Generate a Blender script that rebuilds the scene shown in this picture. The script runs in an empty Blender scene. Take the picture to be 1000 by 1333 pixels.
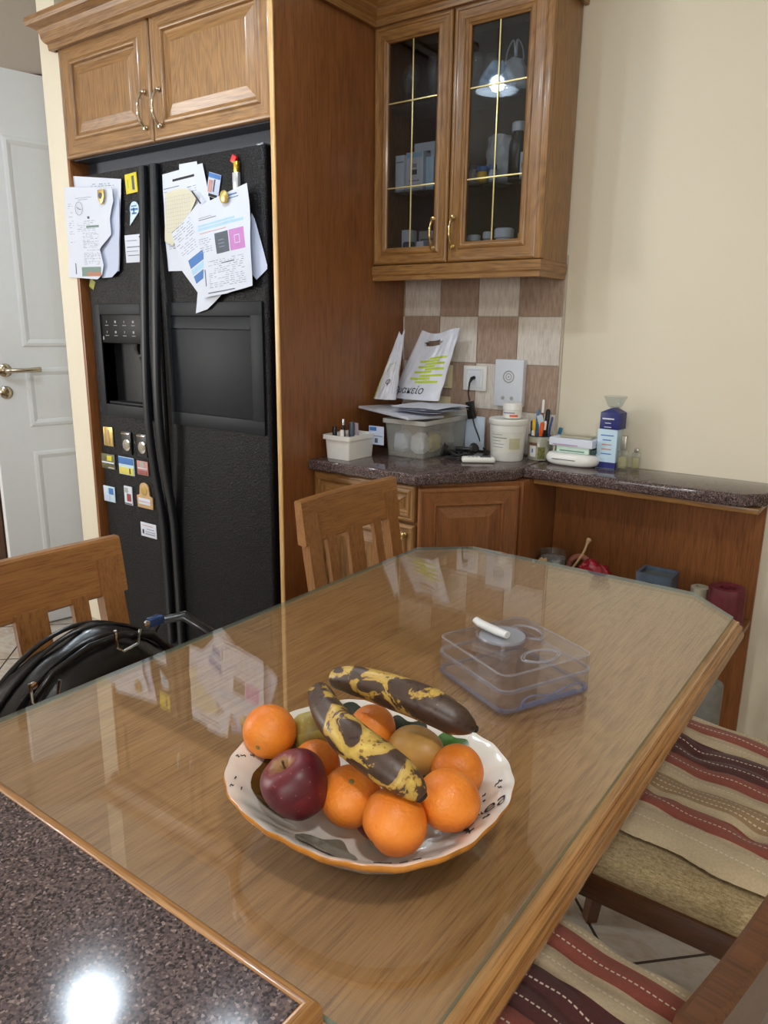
import bpy, bmesh, math, random
from mathutils import Vector, Matrix, noise

random.seed(7)
S = bpy.context.scene
COL = S.collection
PI = math.pi
H = 1.28

# ---------------------------------------------------------------- camera
cam_d = bpy.data.cameras.new('camera')
cam = bpy.data.objects.new('camera', cam_d)
COL.objects.link(cam)
cam_d.sensor_fit = 'VERTICAL'
cam_d.sensor_height = 36.0
cam_d.lens = 968.97 / 1333 * 36
cam_d.clip_start = 0.02
_y, _p, _r = [math.radians(v) for v in (35.85, 14.026, 0.714)]
fw = Vector((-math.sin(_y) * math.cos(_p), math.cos(_y) * math.cos(_p), -math.sin(_p)))
rt = Vector((math.cos(_y), math.sin(_y), 0))
up = rt.cross(fw)
rt2 = rt * math.cos(_r) + up * math.sin(_r)
up2 = up * math.cos(_r) - rt * math.sin(_r)
m = Matrix((rt2, up2, -fw)).transposed().to_4x4()
m.translation = Vector((0, 0, H))
cam.matrix_world = m
S.camera = cam

# ---------------------------------------------------------------- colour management
S.view_settings.view_transform = 'Standard'
S.view_settings.look = 'None'
S.view_settings.gamma = 1
S.view_settings.use_curve_mapping = False
S.view_settings.exposure = -0.08
S.cycles.max_bounces = 10
S.cycles.transparent_max_bounces = 24
S.cycles.caustics_reflective = False
S.cycles.caustics_refractive = False
S.cycles.sample_clamp_indirect = 6

# ---------------------------------------------------------------- world and lights
w = bpy.data.worlds.new('world')
S.world = w
w.use_nodes = True
w.node_tree.nodes['Background'].inputs[0].default_value = (0.80, 0.86, 1.0, 1)
w.node_tree.nodes['Background'].inputs[1].default_value = 0.9

def area(name, loc, target, sx, sy, power, color):
    d = bpy.data.lights.new(name, 'AREA')
    d.shape = 'RECTANGLE'; d.size = sx; d.size_y = sy
    d.energy = power; d.color = color
    o = bpy.data.objects.new(name, d); COL.objects.link(o)
    o.location = loc
    o.rotation_euler = (Vector(target) - Vector(loc)).to_track_quat('-Z', 'Y').to_euler()
    return o

def point(name, loc, r, power, color):
    d = bpy.data.lights.new(name, 'POINT')
    d.shadow_soft_size = r; d.energy = power; d.color = color
    o = bpy.data.objects.new(name, d); COL.objects.link(o); o.location = loc
    return o

WARM = (1.0, 0.93, 0.82); COOL = (0.84, 0.93, 1.0)
# daylight through the window in the side wall of the hall
area('window_light', (-4.8, -1.15, 1.5), (-0.9, 2.2, 1.35), 0.75, 1.2, 68, (1.0, 0.98, 0.95))
# daylight through the wide window behind the camera
area('rear_window_light', (0.6, -2.95, 1.6), (-0.9, 1.8, 0.8), 2.0, 1.25, 48, (1.0, 0.98, 0.95))
# ceiling lamp bulbs and added fill lights (lamps: see the ceiling_lamp things)
point('lamp_and_fill_light', (-1.76, 0.97, 2.33), 0.032, 14, COOL)
point('lamp_and_fill_light', (-1.30, 1.09, 2.33), 0.032, 7.5, COOL)
point('lamp_and_fill_light', (0.40, -0.15, 2.42), 0.06, 44, (1.0, 0.98, 0.94))  # added fill to brighten the worktop, no such lamp known
point('lamp_and_fill_light', (-2.70, 0.10, 2.45), 0.05, 20, COOL)
point('hall_fill_light', (-4.3, 0.9, 2.4), 0.08, 4, WARM)  # added weak fill for the hall, no fixture there

# ---------------------------------------------------------------- materials
def s2l(c):
    return tuple(((v / 255) / 12.92 if v / 255 <= 0.04045 else (((v / 255) + 0.055) / 1.055) ** 2.4) for v in c)

MATS = {}
def new_mat(name):
    mt = bpy.data.materials.new(name); mt.use_nodes = True
    nt = mt.node_tree
    return mt, nt, nt.nodes['Principled BSDF']

def tex_coord(nt, scale=(1, 1, 1), rot=(0, 0, 0), loc=(0, 0, 0)):
    tc = nt.nodes.new('ShaderNodeTexCoord'); mp = nt.nodes.new('ShaderNodeMapping')
    mp.inputs['Scale'].default_value = scale; mp.inputs['Rotation'].default_value = rot
    mp.inputs['Location'].default_value = loc
    nt.links.new(tc.outputs['Object'], mp.inputs['Vector'])
    return mp.outputs['Vector']

def tnoise(nt, vec, scale, detail=4, rough=0.55, dist=0.0):
    n = nt.nodes.new('ShaderNodeTexNoise')
    n.inputs['Scale'].default_value = scale; n.inputs['Detail'].default_value = detail
    n.inputs['Roughness'].default_value = rough; n.inputs['Distortion'].default_value = dist
    nt.links.new(vec, n.inputs['Vector'])
    return n.outputs['Fac']

def ramp(nt, fac, stops, interp='LINEAR'):
    r = nt.nodes.new('ShaderNodeValToRGB'); cr = r.color_ramp; cr.interpolation = interp
    while len(cr.elements) < len(stops): cr.elements.new(0.5)
    for e, (p, c) in zip(cr.elements, stops):
        e.position = p; e.color = (*c, 1) if len(c) == 3 else c
    nt.links.new(fac, r.inputs['Fac'])
    return r.outputs['Color']

def mixc(nt, fac, a, b, mode='MIX'):
    n = nt.nodes.new('ShaderNodeMix'); n.data_type = 'RGBA'; n.blend_type = mode
    for sock, v in ((n.inputs[0], fac), (n.inputs[6], a), (n.inputs[7], b)):
        if isinstance(v, (int, float)): sock.default_value = v
        elif isinstance(v, tuple): sock.default_value = (*v, 1)
        else: nt.links.new(v, sock)
    return n.outputs[2]

def math_n(nt, op, a, b=None, c=None):
    n = nt.nodes.new('ShaderNodeMath'); n.operation = op
    for i, v in enumerate((a, b, c)):
        if v is None: continue
        if isinstance(v, (int, float)): n.inputs[i].default_value = v
        else: nt.links.new(v, n.inputs[i])
    return n.outputs[0]

def bump(nt, bsdf, height, strength, dist=0.001):
    b = nt.nodes.new('ShaderNodeBump'); b.inputs['Strength'].default_value = strength
    b.inputs['Distance'].default_value = dist
    nt.links.new(height, b.inputs['Height']); nt.links.new(b.outputs[0], bsdf.inputs['Normal'])

def plain(name, rgb, rough=0.5, metal=0.0, coat=0.0, spec=0.5, var=0.06, vscale=30, bmp=0.0, bscale=200, emit=None, trans=0.0, sheen=0.0):
    if name in MATS: return MATS[name]
    mt, nt, b = new_mat(name); c = s2l(rgb)
    v = tex_coord(nt)
    n = tnoise(nt, v, vscale, 3)
    nt.links.new(ramp(nt, n, [(0.3, tuple(x * (1 - var) for x in c)), (0.7, tuple(min(1, x * (1 + var)) for x in c))]), b.inputs['Base Color'])
    b.inputs['Roughness'].default_value = rough; b.inputs['Metallic'].default_value = metal
    b.inputs['Coat Weight'].default_value = coat; b.inputs['Coat Roughness'].default_value = 0.06
    b.inputs['Specular IOR Level'].default_value = spec
    b.inputs['Transmission Weight'].default_value = trans
    b.inputs['Sheen Weight'].default_value = sheen
    if emit: b.inputs['Emission Color'].default_value = (*s2l(emit[0]), 1); b.inputs['Emission Strength'].default_value = emit[1]
    if bmp: bump(nt, b, tnoise(nt, v, bscale, 2), bmp)
    MATS[name] = mt
    return mt

def oak(name, axis, light, dark, rough=0.36, coat=0.16, ring=1.0, sc=1.0):
    """streaky oak, grain along axis 0/1/2 of the object"""
    if name in MATS: return MATS[name]
    mt, nt, b = new_mat(name)
    def stretch(a, c):
        v = [c, c, c]; v[axis] = a; return tuple(v)
    l, d = s2l(light), s2l(dark)
    big = tnoise(nt, tex_coord(nt, stretch(0.8 * sc, 5.0 * sc)), 2.0, 3, 0.5, 0.6)
    # flame lines: contour lines of a slow, stretched field
    fr = math_n(nt, 'FRACT', math_n(nt, 'MULTIPLY', big, 13.0 * ring))
    tri = math_n(nt, 'ABSOLUTE', math_n(nt, 'SUBTRACT', fr, 0.5))
    fine = tnoise(nt, tex_coord(nt, stretch(3.0, 200.0)), 1.6, 4, 0.65)
    pore = tnoise(nt, tex_coord(nt, stretch(14.0, 420.0)), 1.0, 2, 0.6)
    k = math_n(nt, 'ADD', math_n(nt, 'MULTIPLY', tri, 0.38), math_n(nt, 'MULTIPLY', fine, 1.0))
    base = ramp(nt, k, [(0.30, d), (0.52, tuple((x * 0.55 + y * 0.45) for x, y in zip(l, d))), (0.82, l)])
    pr = ramp(nt, pore, [(0.36, (0.62, 0.55, 0.48)), (0.47, (1, 1, 1))])
    nt.links.new(mixc(nt, 0.75, base, pr, 'MULTIPLY'), b.inputs['Base Color'])
    b.inputs['Roughness'].default_value = rough
    b.inputs['Coat Weight'].default_value = coat; b.inputs['Coat Roughness'].default_value = 0.12
    bump(nt, b, fine, 0.12, 0.0008)
    MATS[name] = mt
    return mt

OL, OD = (164, 120, 68), (92, 60, 28)
OAKX = oak('oak_grain_across', 0, OL, OD); OAKZ = oak('oak_grain_upright', 2, OL, OD); OAKY = oak('oak_grain_deep', 1, OL, OD)
PANEL = oak('oak_dark_panel', 2, (146, 92, 50), (106, 63, 31), 0.38, 0.15, 0.5)
PANELX = oak('oak_dark_panel_across', 0, (148, 96, 52), (108, 66, 33), 0.38, 0.15)
OAKL = oak('oak_light_edge', 2, (222, 182, 120), (190, 145, 85), 0.35, 0.1)
CHX = oak('chair_oak_across', 1, (164, 114, 64), (126, 82, 42), 0.35, 0.2, 0.6)
CHZ = oak('chair_oak_upright', 2, (160, 110, 62), (120, 78, 40), 0.35, 0.2, 0.6)
CHD = oak('chair_oak_dark', 0, (98, 60, 34), (64, 38, 22), 0.32, 0.3, 0.6)
TABY = oak('table_oak', 1, (190, 146, 96), (142, 100, 56), 0.35, 0.0, 1.5, 0.8)
TRIMY = oak('table_edge_oak_long', 1, (190, 140, 84), (134, 88, 46), 0.22, 0.6, 0.6)
TRIMX = oak('table_edge_oak_cross', 0, (190, 140, 84), (134, 88, 46), 0.22, 0.6, 0.6)

def granite():
    mt, nt, b = new_mat('speckled_worktop')
    v = tex_coord(nt)
    vo = nt.nodes.new('ShaderNodeTexVoronoi'); vo.inputs['Scale'].default_value = 460
    nt.links.new(v, vo.inputs['Vector'])
    sep = nt.nodes.new('ShaderNodeSeparateColor'); nt.links.new(vo.outputs['Color'], sep.inputs[0])
    c1 = ramp(nt, sep.outputs[0], [(0.0, s2l((46, 38, 38))), (0.22, s2l((78, 66, 64))), (0.45, s2l((96, 82, 80))), (0.62, s2l((112, 96, 92))), (0.8, s2l((86, 74, 78))), (0.94, s2l((146, 130, 124)))], 'CONSTANT')
    n = tnoise(nt, v, 160, 3, 0.7)
    c2 = ramp(nt, n, [(0.35, (0.72, 0.68, 0.68)), (0.65, (1.15, 1.1, 1.1))])
    nt.links.new(mixc(nt, 0.8, c1, c2, 'MULTIPLY'), b.inputs['Base Color'])
    b.inputs['Roughness'].default_value = 0.11
    b.inputs['Specular IOR Level'].default_value = 0.45
    bump(nt, b, tnoise(nt, v, 14, 2), 0.06, 0.002)
    return mt
GRAN = granite()

def floor_mat():
    mt, nt, b = new_mat('marbled_floor_tiles')
    v = tex_coord(nt, (1, 1, 1), (0, 0, math.radians(45)), (-0.185, 0.0, 0))
    br = nt.nodes.new('ShaderNodeTexBrick')
    br.offset = 0.0; br.squash = 1.0
    br.inputs['Scale'].default_value = 1.0
    br.inputs['Brick Width'].default_value = 0.34; br.inputs['Row Height'].default_value = 0.34
    br.inputs['Mortar Size'].default_value = 0.0035; br.inputs['Mortar Smooth'].default_value = 0.1
    nt.links.new(v, br.inputs['Vector'])
    n = tnoise(nt, tex_coord(nt, (1, 2.2, 1)), 3.5, 8, 0.62, 1.6)
    c = ramp(nt, n, [(0.32, s2l((168, 158, 146))), (0.5, s2l((196, 188, 178))), (0.62, s2l((176, 160, 142))), (0.8, s2l((208, 202, 194)))])
    nt.links.new(mixc(nt, br.outputs['Fac'], c, s2l((70, 62, 56))), b.inputs['Base Color'])
    b.inputs['Roughness'].default_value = 0.22
    bump(nt, b, math_n(nt, 'SUBTRACT', 1.0, br.outputs['Fac']), 0.5, 0.002)
    return mt
FLOOR = floor_mat()

def tile_mat(name, a, c, d):
    mt, nt, b = new_mat(name)
    n = tnoise(nt, tex_coord(nt, (60, 60, 9)), 3.0, 5, 0.65)
    m2 = tnoise(nt, tex_coord(nt, (1, 1, 1)), 16, 3)
    col = ramp(nt, n, [(0.30, s2l(a)), (0.5, s2l(c)), (0.72, s2l(d))])
    nt.links.new(mixc(nt, 0.35, col, ramp(nt, m2, [(0.3, (0.8, 0.78, 0.76)), (0.7, (1.1, 1.1, 1.1))]), 'MULTIPLY'), b.inputs['Base Color'])
    b.inputs['Roughness'].default_value = 0.35
    bump(nt, b, n, 0.15, 0.001)
    return mt
TILE_B = tile_mat('brown_streaked_tile', (150, 124, 108), (170, 146, 130), (188, 166, 150))
TILE_W = tile_mat('pale_streaked_tile', (198, 188, 176), (220, 212, 202), (234, 228, 220))

WALL = plain('cream_wall_paint', (226, 217, 196), 0.55, var=0.015, vscale=3)
WALLG = plain('greige_hall_paint', (170, 160, 148), 0.7, var=0.02, vscale=3)
CEIL = plain('white_ceiling_paint', (236, 234, 228), 0.7, var=0.01)
GROUT = plain('pale_grout', (196, 186, 172), 0.8, var=0.05)
SKIRT = plain('stone_skirting', (178, 166, 150), 0.35, var=0.12, vscale=20)
DOORW = plain('white_door_paint', (226, 230, 234), 0.35, var=0.01)
DARKW = oak('dark_frame_wood', 2, (84, 52, 30), (52, 30, 16), 0.3, 0.3, 0.6)
NICKEL = plain('polished_nickel', (196, 186, 168), 0.18, 1.0, var=0.03)
BRASS = plain('antique_brass', (214, 190, 130), 0.25, 1.0, var=0.05)
BRASSB = plain('pale_brass_bar', (232, 214, 150), 0.35, 0.6, var=0.05)
CHROME = plain('chrome', (220, 222, 226), 0.08, 1.0, var=0.01)
BLKP = plain('satin_black_plastic', (24, 25, 27), 0.38, var=0.1)
BLKG = plain('dark_grey_plastic', (27, 30, 35), 0.48, var=0.08, spec=0.2)
BLKD = plain('deep_black_recess', (8, 9, 14), 0.3, var=0.05)
BLKL = plain('black_patent_leather', (11, 11, 14), 0.3, var=0.2, coat=0.15, bmp=0.25, bscale=120)
CABLE = plain('black_cable_rubber', (18, 18, 19), 0.4)
WPLA = plain('white_plastic', (236, 236, 232), 0.35, var=0.02)
WPLB = plain('bluish_white_plastic', (222, 228, 238), 0.4, var=0.03)
CREAMP = plain('cream_plastic', (226, 216, 180), 0.4, var=0.03)
PAPER = plain('white_paper', (216, 222, 236), 0.75, var=0.02, vscale=12)
PAPERB = plain('bluish_paper', (196, 206, 230), 0.75, var=0.03, vscale=12)
PAPERY = plain('squared_cream_paper', (216, 212, 190), 0.75, var=0.03, vscale=12)
INK = plain('grey_ink', (92, 96, 108), 0.8)
INKL = plain('pale_grey_ink', (138, 146, 166), 0.8)
INKB = plain('black_ink', (28, 28, 34), 0.7)
BLUE = plain('blue_print', (66, 118, 186), 0.6)
BLUEL = plain('pale_blue_print', (170, 208, 234), 0.6)
PINK = plain('pink_print', (196, 130, 196), 0.6)
SLATE = plain('slate_print', (78, 86, 98), 0.6)
GREENP = plain('grey_green_print', (110, 136, 128), 0.6)
ORNG = plain('rusty_print', (176, 120, 96), 0.6)
YELL = plain('yellow_print', (222, 204, 40), 0.55)
LIME = plain('lime_print', (190, 212, 40), 0.5)
RED = plain('red_plastic', (206, 40, 36), 0.35)
DRED = plain('dark_red_wax', (150, 26, 40), 0.4, var=0.15)
MAR = plain('maroon_wax', (104, 34, 44), 0.5, var=0.25, vscale=40)
GREY = plain('grey_wax', (132, 130, 124), 0.6, var=0.12, vscale=40)
GREYL = plain('pale_grey_card', (170, 170, 168), 0.6)
NAVY = plain('navy_card', (38, 44, 110), 0.4, var=0.1)
BLUEB = plain('dusty_blue_tin', (80, 92, 108), 0.4, var=0.2)
SKYB = plain('pale_blue_card', (196, 222, 238), 0.4, var=0.02)
TAN = plain('tan_resin', (196, 160, 110), 0.45, var=0.1)
GOLD = plain('gold_plaque', (206, 178, 110), 0.3, 0.7, var=0.15)
ROSE = plain('rose_resin', (196, 140, 130), 0.5, var=0.15)
PURP = plain('deep_violet_plastic', (52, 46, 110), 0.3)
ORP = plain('orange_plastic', (230, 96, 40), 0.35)
YELP = plain('yellow_plastic', (238, 190, 50), 0.35)
BLUP = plain('steel_blue_plastic', (70, 130, 180), 0.35)
TWINE = plain('straw_twine', (212, 180, 136), 0.8, var=0.15, vscale=200)
BLACKC = plain('brushed_black_metal', (36, 38, 42), 0.3, 0.7)
LAMPM = plain('lamp_shade_glass', (240, 244, 250), 0.4, emit=((226, 240, 255), 14))

def thin_glass(name, tint, refl_rough=0.02, opacity=0.0, ior=1.5, body=(1, 1, 1), noisy=0.0):
    """clear sheet or shell: passes light straight through, mirrors by Fresnel, with a little body colour"""
    mt = bpy.data.materials.new(name); mt.use_nodes = True; nt = mt.node_tree
    for n in list(nt.nodes): nt.nodes.remove(n)
    out = nt.nodes.new('ShaderNodeOutputMaterial')
    tr = nt.nodes.new('ShaderNodeBsdfTransparent'); tr.inputs[0].default_value = (*tint, 1)
    gl = nt.nodes.new('ShaderNodeBsdfGlossy'); gl.inputs['Roughness'].default_value = refl_rough
    df = nt.nodes.new('ShaderNodeBsdfPrincipled'); df.inputs['Base Color'].default_value = (*body, 1); df.inputs['Roughness'].default_value = 0.3
    fr = nt.nodes.new('ShaderNodeFresnel'); ge = nt.nodes.new('ShaderNodeNewGeometry')
    nt.links.new(math_n(nt, 'MULTIPLY_ADD', ge.outputs['Backfacing'], 1.0 / ior - ior, ior), fr.inputs['IOR'])
    m1 = nt.nodes.new('ShaderNodeMixShader'); m2 = nt.nodes.new('ShaderNodeMixShader')
    m1.inputs[0].default_value = opacity
    if noisy:
        f = tnoise(nt, tex_coord(nt), 22, 3)
        nt.links.new(math_n(nt, 'MULTIPLY_ADD', f, noisy, opacity - noisy * 0.4), m1.inputs[0])
    nt.links.new(tr.outputs[0], m1.inputs[1]); nt.links.new(df.outputs[0], m1.inputs[2])
    nt.links.new(fr.outputs[0], m2.inputs[0]); nt.links.new(m1.outputs[0], m2.inputs[1]); nt.links.new(gl.outputs[0], m2.inputs[2])
    nt.links.new(m2.outputs[0], out.inputs['Surface'])
    return mt
GLASS = thin_glass('clear_sheet_glass', (0.985, 0.99, 0.985), ior=1.8)
GLASSE = thin_glass('green_glass_edge', (0.45, 0.62, 0.58), opacity=0.35, body=(0.35, 0.48, 0.45))
PANE = thin_glass('cabinet_pane_glass', (0.74, 0.76, 0.78), ior=1.5)
ACR = thin_glass('clear_lilac_acrylic', (0.975, 0.968, 0.98), opacity=0.02, body=(0.85, 0.83, 0.88), ior=1.6)
ACRE = thin_glass('acrylic_edge', (0.84, 0.84, 0.89), opacity=0.22, body=(0.80, 0.80, 0.86), ior=1.7)
ACRB = thin_glass('blue_violet_acrylic_foot', (0.62, 0.65, 0.82), opacity=0.25, body=(0.46, 0.50, 0.70))
FROST = thin_glass('cloudy_polypropylene', (0.96, 0.96, 0.94), refl_rough=0.12, opacity=0.20, body=(0.86, 0.86, 0.82))
CLEAR = thin_glass('clear_vessel_glass', (0.93, 0.95, 0.95), opacity=0.03)
BAGP = thin_glass('translucent_bag_film', (0.9, 0.93, 0.95), refl_rough=0.12, opacity=0.5, body=(0.75, 0.8, 0.85), noisy=0.5)

# ---------------------------------------------------------------- mesh helpers
class MB:
    def __init__(self):
        self.b = bmesh.new()
    def mrk(self):
        return set(self.b.faces)
    def setm(self, before, mi):
        for f in self.b.faces:
            if f not in before: f.material_index = mi
    def box(self, c, s, rot=None, bev=0.0, mi=0, seg=2):
        t = bmesh.new()
        bmesh.ops.create_cube(t, size=1)
        for v in t.verts: v.co = Vector((v.co.x * s[0], v.co.y * s[1], v.co.z * s[2]))
        if bev: bmesh.ops.bevel(t, geom=list(t.edges), offset=min(bev, min(s) * 0.45), segments=seg, affect='EDGES', profile=0.6)
        M = Matrix.Translation(Vector(c))
        if rot is not None: M = M @ (rot.to_4x4() if isinstance(rot, Matrix) else Matrix.Rotation(rot, 4, 'Z'))
        self.merge(t, M, mi); return self
    def b2(self, x0, x1, y0, y1, z0, z1, bev=0.0, mi=0):
        return self.box(((x0 + x1) / 2, (y0 + y1) / 2, (z0 + z1) / 2), (abs(x1 - x0), abs(y1 - y0), abs(z1 - z0)), None, bev, mi)
    def merge(self, t, M=None, mi=0):
        bmesh.ops.recalc_face_normals(t, faces=list(t.faces))
        mp = {}
        for v in t.verts: mp[v] = self.b.verts.new(M @ v.co if M is not None else v.co)
        for f in t.faces:
            try:
                g = self.b.faces.new([mp[v] for v in f.verts]); g.material_index = mi if mi >= 0 else f.material_index
            except ValueError: pass
        t.free(); return self
    def lathe(self, prof, c=(0, 0, 0), n=32, M=None, mi=0, rf=None, cap=True):
        t = bmesh.new(); rings = []
        for (r, z) in prof:
            if r <= 1e-6: rings.append([t.verts.new((0, 0, z))])
            else:
                ring = []
                for i in range(n):
                    a = 2 * PI * i / n; k = rf(a, z, r) if rf else 1.0
                    ring.append(t.verts.new((r * k * math.cos(a), r * k * math.sin(a), z)))
                rings.append(ring)
        for A, B in zip(rings, rings[1:]):
            for i in range(n):
                j = (i + 1) % n
                if len(A) == 1 and len(B) == 1: continue
                if len(A) == 1: t.faces.new((A[0], B[i], B[j]))
                elif len(B) == 1: t.faces.new((A[i], A[j], B[0]))
                else: t.faces.new((A[i], A[j], B[j], B[i]))
        if cap:
            for R in (rings[0], rings[-1]):
                if len(R) > 2:
                    try: t.faces.new(R)
                    except ValueError: pass
        MM = Matrix.Translation(Vector(c))
        if M is not None: MM = MM @ M.to_4x4()
        return self.merge(t, MM, mi)
    def cyl(self, c, r, h, n=24, M=None, mi=0, bev=0.0):
        if bev: p = [(0, 0), (r - bev, 0), (r, bev), (r, h - bev), (r - bev, h), (0, h)]
        else: p = [(0, 0), (r, 0), (r, h), (0, h)]
        return self.lathe(p, c, n, M, mi)
    def tube(self, pts, r, n=10, mi=0, closed=False, flat=1.0, upv=None):
        pts = [Vector(p) for p in pts]; N = len(pts); t = bmesh.new(); rings = []
        rr = r if isinstance(r, (list, tuple)) else [r] * N
        pu = None
        for i, p in enumerate(pts):
            if closed: d = pts[(i + 1) % N] - pts[i - 1]
            else: d = pts[min(i + 1, N - 1)] - pts[max(i - 1, 0)]
            d.normalize()
            if pu is None:
                u = Vector(upv) if upv else (Vector((0, 0, 1)) if abs(d.z) < 0.9 else Vector((1, 0, 0)))
            else: u = pu
            u = (u - d * u.dot(d)).normalized(); pu = u; s_ = d.cross(u)
            rings.append([t.verts.new(p + (u * math.cos(a) * flat + s_ * math.sin(a)) * rr[i]) for a in [2 * PI * k / n for k in range(n)]])
        rng = range(N) if closed else range(N - 1)
        for i in rng:
            A, B = rings[i], rings[(i + 1) % N]
            for k in range(n): t.faces.new((A[k], A[(k + 1) % n], B[(k + 1) % n], B[k]))
        if not closed: t.faces.new(rings[0]); t.faces.new(rings[-1])
        return self.merge(t, None, mi)
    def prism(self, poly, z0, z1, mi=0, M=None, bev=0.0, side_mi=None):
        """2D polygon extruded from z0 to z1 (then moved by M)"""
        t = bmesh.new()
        A = [t.verts.new((x, y, z0)) for x, y in poly]; B = [t.verts.new((x, y, z1)) for x, y in poly]
        n = len(poly); fb = t.faces.new(A); ft = t.faces.new(B)
        fb.material_index = ft.material_index = mi
        for i in range(n):
            f = t.faces.new((A[i], A[(i + 1) % n], B[(i + 1) % n], B[i])); f.material_index = mi if side_mi is None else side_mi
        bmesh.ops.recalc_face_normals(t, faces=list(t.faces))
        if bev:
            ed = [e for e in t.edges if abs(e.verts[0].co.z - e.verts[1].co.z) < 1e-6]
            bmesh.ops.bevel(t, geom=ed, offset=bev, segments=3, affect='EDGES', profile=0.5)
        return self.merge(t, M, -1)
    def rings(self, w_, h_, prof, M=None, mh=0, mv=1, close=True, mc=None):
        """mitred rectangular frame: prof = [(inset, y)], x in 0..w, z in 0..h; horizontal rails use mh, stiles mv"""
        t = bmesh.new(); R = []
        for (i, y) in prof:
            R.append([t.verts.new(p) for p in ((i, y, i), (w_ - i, y, i), (w_ - i, y, h_ - i), (i, y, h_ - i))])
        for A, B in zip(R, R[1:]):
            for k in range(4):
                f = t.faces.new((A[k], A[(k + 1) % 4], B[(k + 1) % 4], B[k])); f.material_index = mh if k % 2 == 0 else mv
        if close:
            f = t.faces.new(R[-1]); f.material_index = mv if mc is None else mc
            f = t.faces.new(R[0]); f.material_index = mv
        mp = {}
        for v in t.verts: mp[v] = self.b.verts.new(M @ v.co if M is not None else v.co)
        for f in t.faces:
            g = self.b.faces.new([mp[v] for v in f.verts]); g.material_index = f.material_index
        t.free(); return self
    def sweep(self, prof, path, mi=0, mis=None):
        """profile (out, z) swept along a mitred path in XY; out is to the right of travel"""
        n = len(path); P = [Vector(p) for p in path]; R = []
        for i, p in enumerate(P):
            d0 = (P[i] - P[i - 1]).normalized() if i > 0 else None
            d1 = (P[i + 1] - P[i]).normalized() if i < n - 1 else None
            a = d0 or d1; c = d1 or d0
            na, nc = Vector((a.y, -a.x)), Vector((c.y, -c.x))
            mn = (na + nc).normalized(); k = 1 / max(0.2, mn.dot(na))
            R.append([self.b.verts.new((p.x + mn.x * o * k, p.y + mn.y * o * k, z)) for o, z in prof])
        for q, (A, B) in enumerate(zip(R, R[1:])):
            for k in range(len(prof)):
                f = self.b.faces.new((A[k], A[(k + 1) % len(prof)], B[(k + 1) % len(prof)], B[k]))
                f.material_index = mis[q] if mis else mi
        self.b.faces.new(R[0]); self.b.faces.new(R[-1])
        return self
    def grid(self, fn, nu, nv, mi=0, thick=0.0, closed_u=False):
        """surface from fn(u,v) with optional thickness along its normal"""
        t = bmesh.new()
        V = [[t.verts.new(fn(i / nu, j / nv)) for j in range(nv + 1)] for i in range(nu + (0 if closed_u else 1))]
        L = len(V)
        for i in range(nu):
            for j in range(nv):
                t.faces.new((V[i][j], V[(i + 1) % L][j], V[(i + 1) % L][j + 1], V[i][j + 1]))
        if thick:
            t.normal_update()
            bmesh.ops.solidify(t, geom=list(t.faces), thickness=thick)
        return self.merge(t, None, mi)

ROOT = {}
def build(name, mb, mats, parent=None, world=True, smooth=True, angle=38):
    me = bpy.data.meshes.new(name)
    b = mb.b
    bmesh.ops.recalc_face_normals(b, faces=list(b.faces))
    root = parent
    if root is not None and world:
        Mi = ROOT.get(root.name, Matrix()).inverted()
        b.transform(Mi)
    b.to_mesh(me); b.free()
    for mt in (mats if isinstance(mats, (list, tuple)) else [mats]): me.materials.append(mt)
    if smooth:
        me.shade_smooth(); me.set_sharp_from_angle(angle=math.radians(angle))
    o = bpy.data.objects.new(name, me); COL.objects.link(o)
    if parent is not None:
        o.parent = parent; ROOT[o.name] = ROOT.get(parent.name, Matrix())
    return o

def thing(name, label, cat, loc=(0, 0, 0), rz=0.0, group=None):
    o = bpy.data.objects.new(name, None); COL.objects.link(o)
    o.empty_display_size = 0.05
    o.location = loc; o.rotation_euler = (0, 0, rz)
    ROOT[o.name] = Matrix.Translation(Vector(loc)) @ Matrix.Rotation(rz, 4, 'Z')
    o['label'] = label; o['category'] = cat
    if group: o['group'] = group
    return o

def single(name, mb, mats, label, cat, loc, group=None, smooth=True, angle=38):
    """one-mesh thing; the mesh is given in world coordinates, its origin goes to loc"""
    mb.b.transform(Matrix.Translation(-Vector(loc)))
    o = build(name, mb, mats, None, smooth=smooth, angle=angle)
    o.location = loc; ROOT[o.name] = Matrix.Translation(Vector(loc))
    o['label'] = label; o['category'] = cat
    if group: o['group'] = group
    return o

def struct(name, mb, mats, smooth=False):
    o = build(name, mb, mats, None, smooth=smooth); o['kind'] = 'structure'
    return o

def copy_tree(o, parent=None):
    c = o.copy(); COL.objects.link(c)
    if parent is not None: c.parent = parent
    for ch in [x for x in o.children]: copy_tree(ch, c)
    return c

def letters(name, text, size, M, mat, parent, depth=0.0003, align='LEFT', sx=1.0, label=None):
    """raised lettering as mesh; M maps the text's own XY plane into the world"""
    cu = bpy.data.curves.new('lettering', 'FONT'); cu.body = text; cu.size = size; cu.extrude = depth; cu.align_x = align
    cu.resolution_u = 2
    to = bpy.data.objects.new('lettering_source', cu); COL.objects.link(to)
    dg = bpy.context.evaluated_depsgraph_get()
    me = bpy.data.meshes.new_from_object(to.evaluated_get(dg))
    bpy.data.objects.remove(to); bpy.data.curves.remove(cu)
    me.transform(M @ Matrix.Scale(sx, 4, (1, 0, 0)))
    if parent is not None: me.transform(ROOT.get(parent.name, Matrix()).inverted())
    me.materials.clear(); me.materials.append(mat)
    o = bpy.data.objects.new(name, me); COL.objects.link(o)
    if parent is not None: o.parent = parent
    if label: o['label'] = label
    return o

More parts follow.
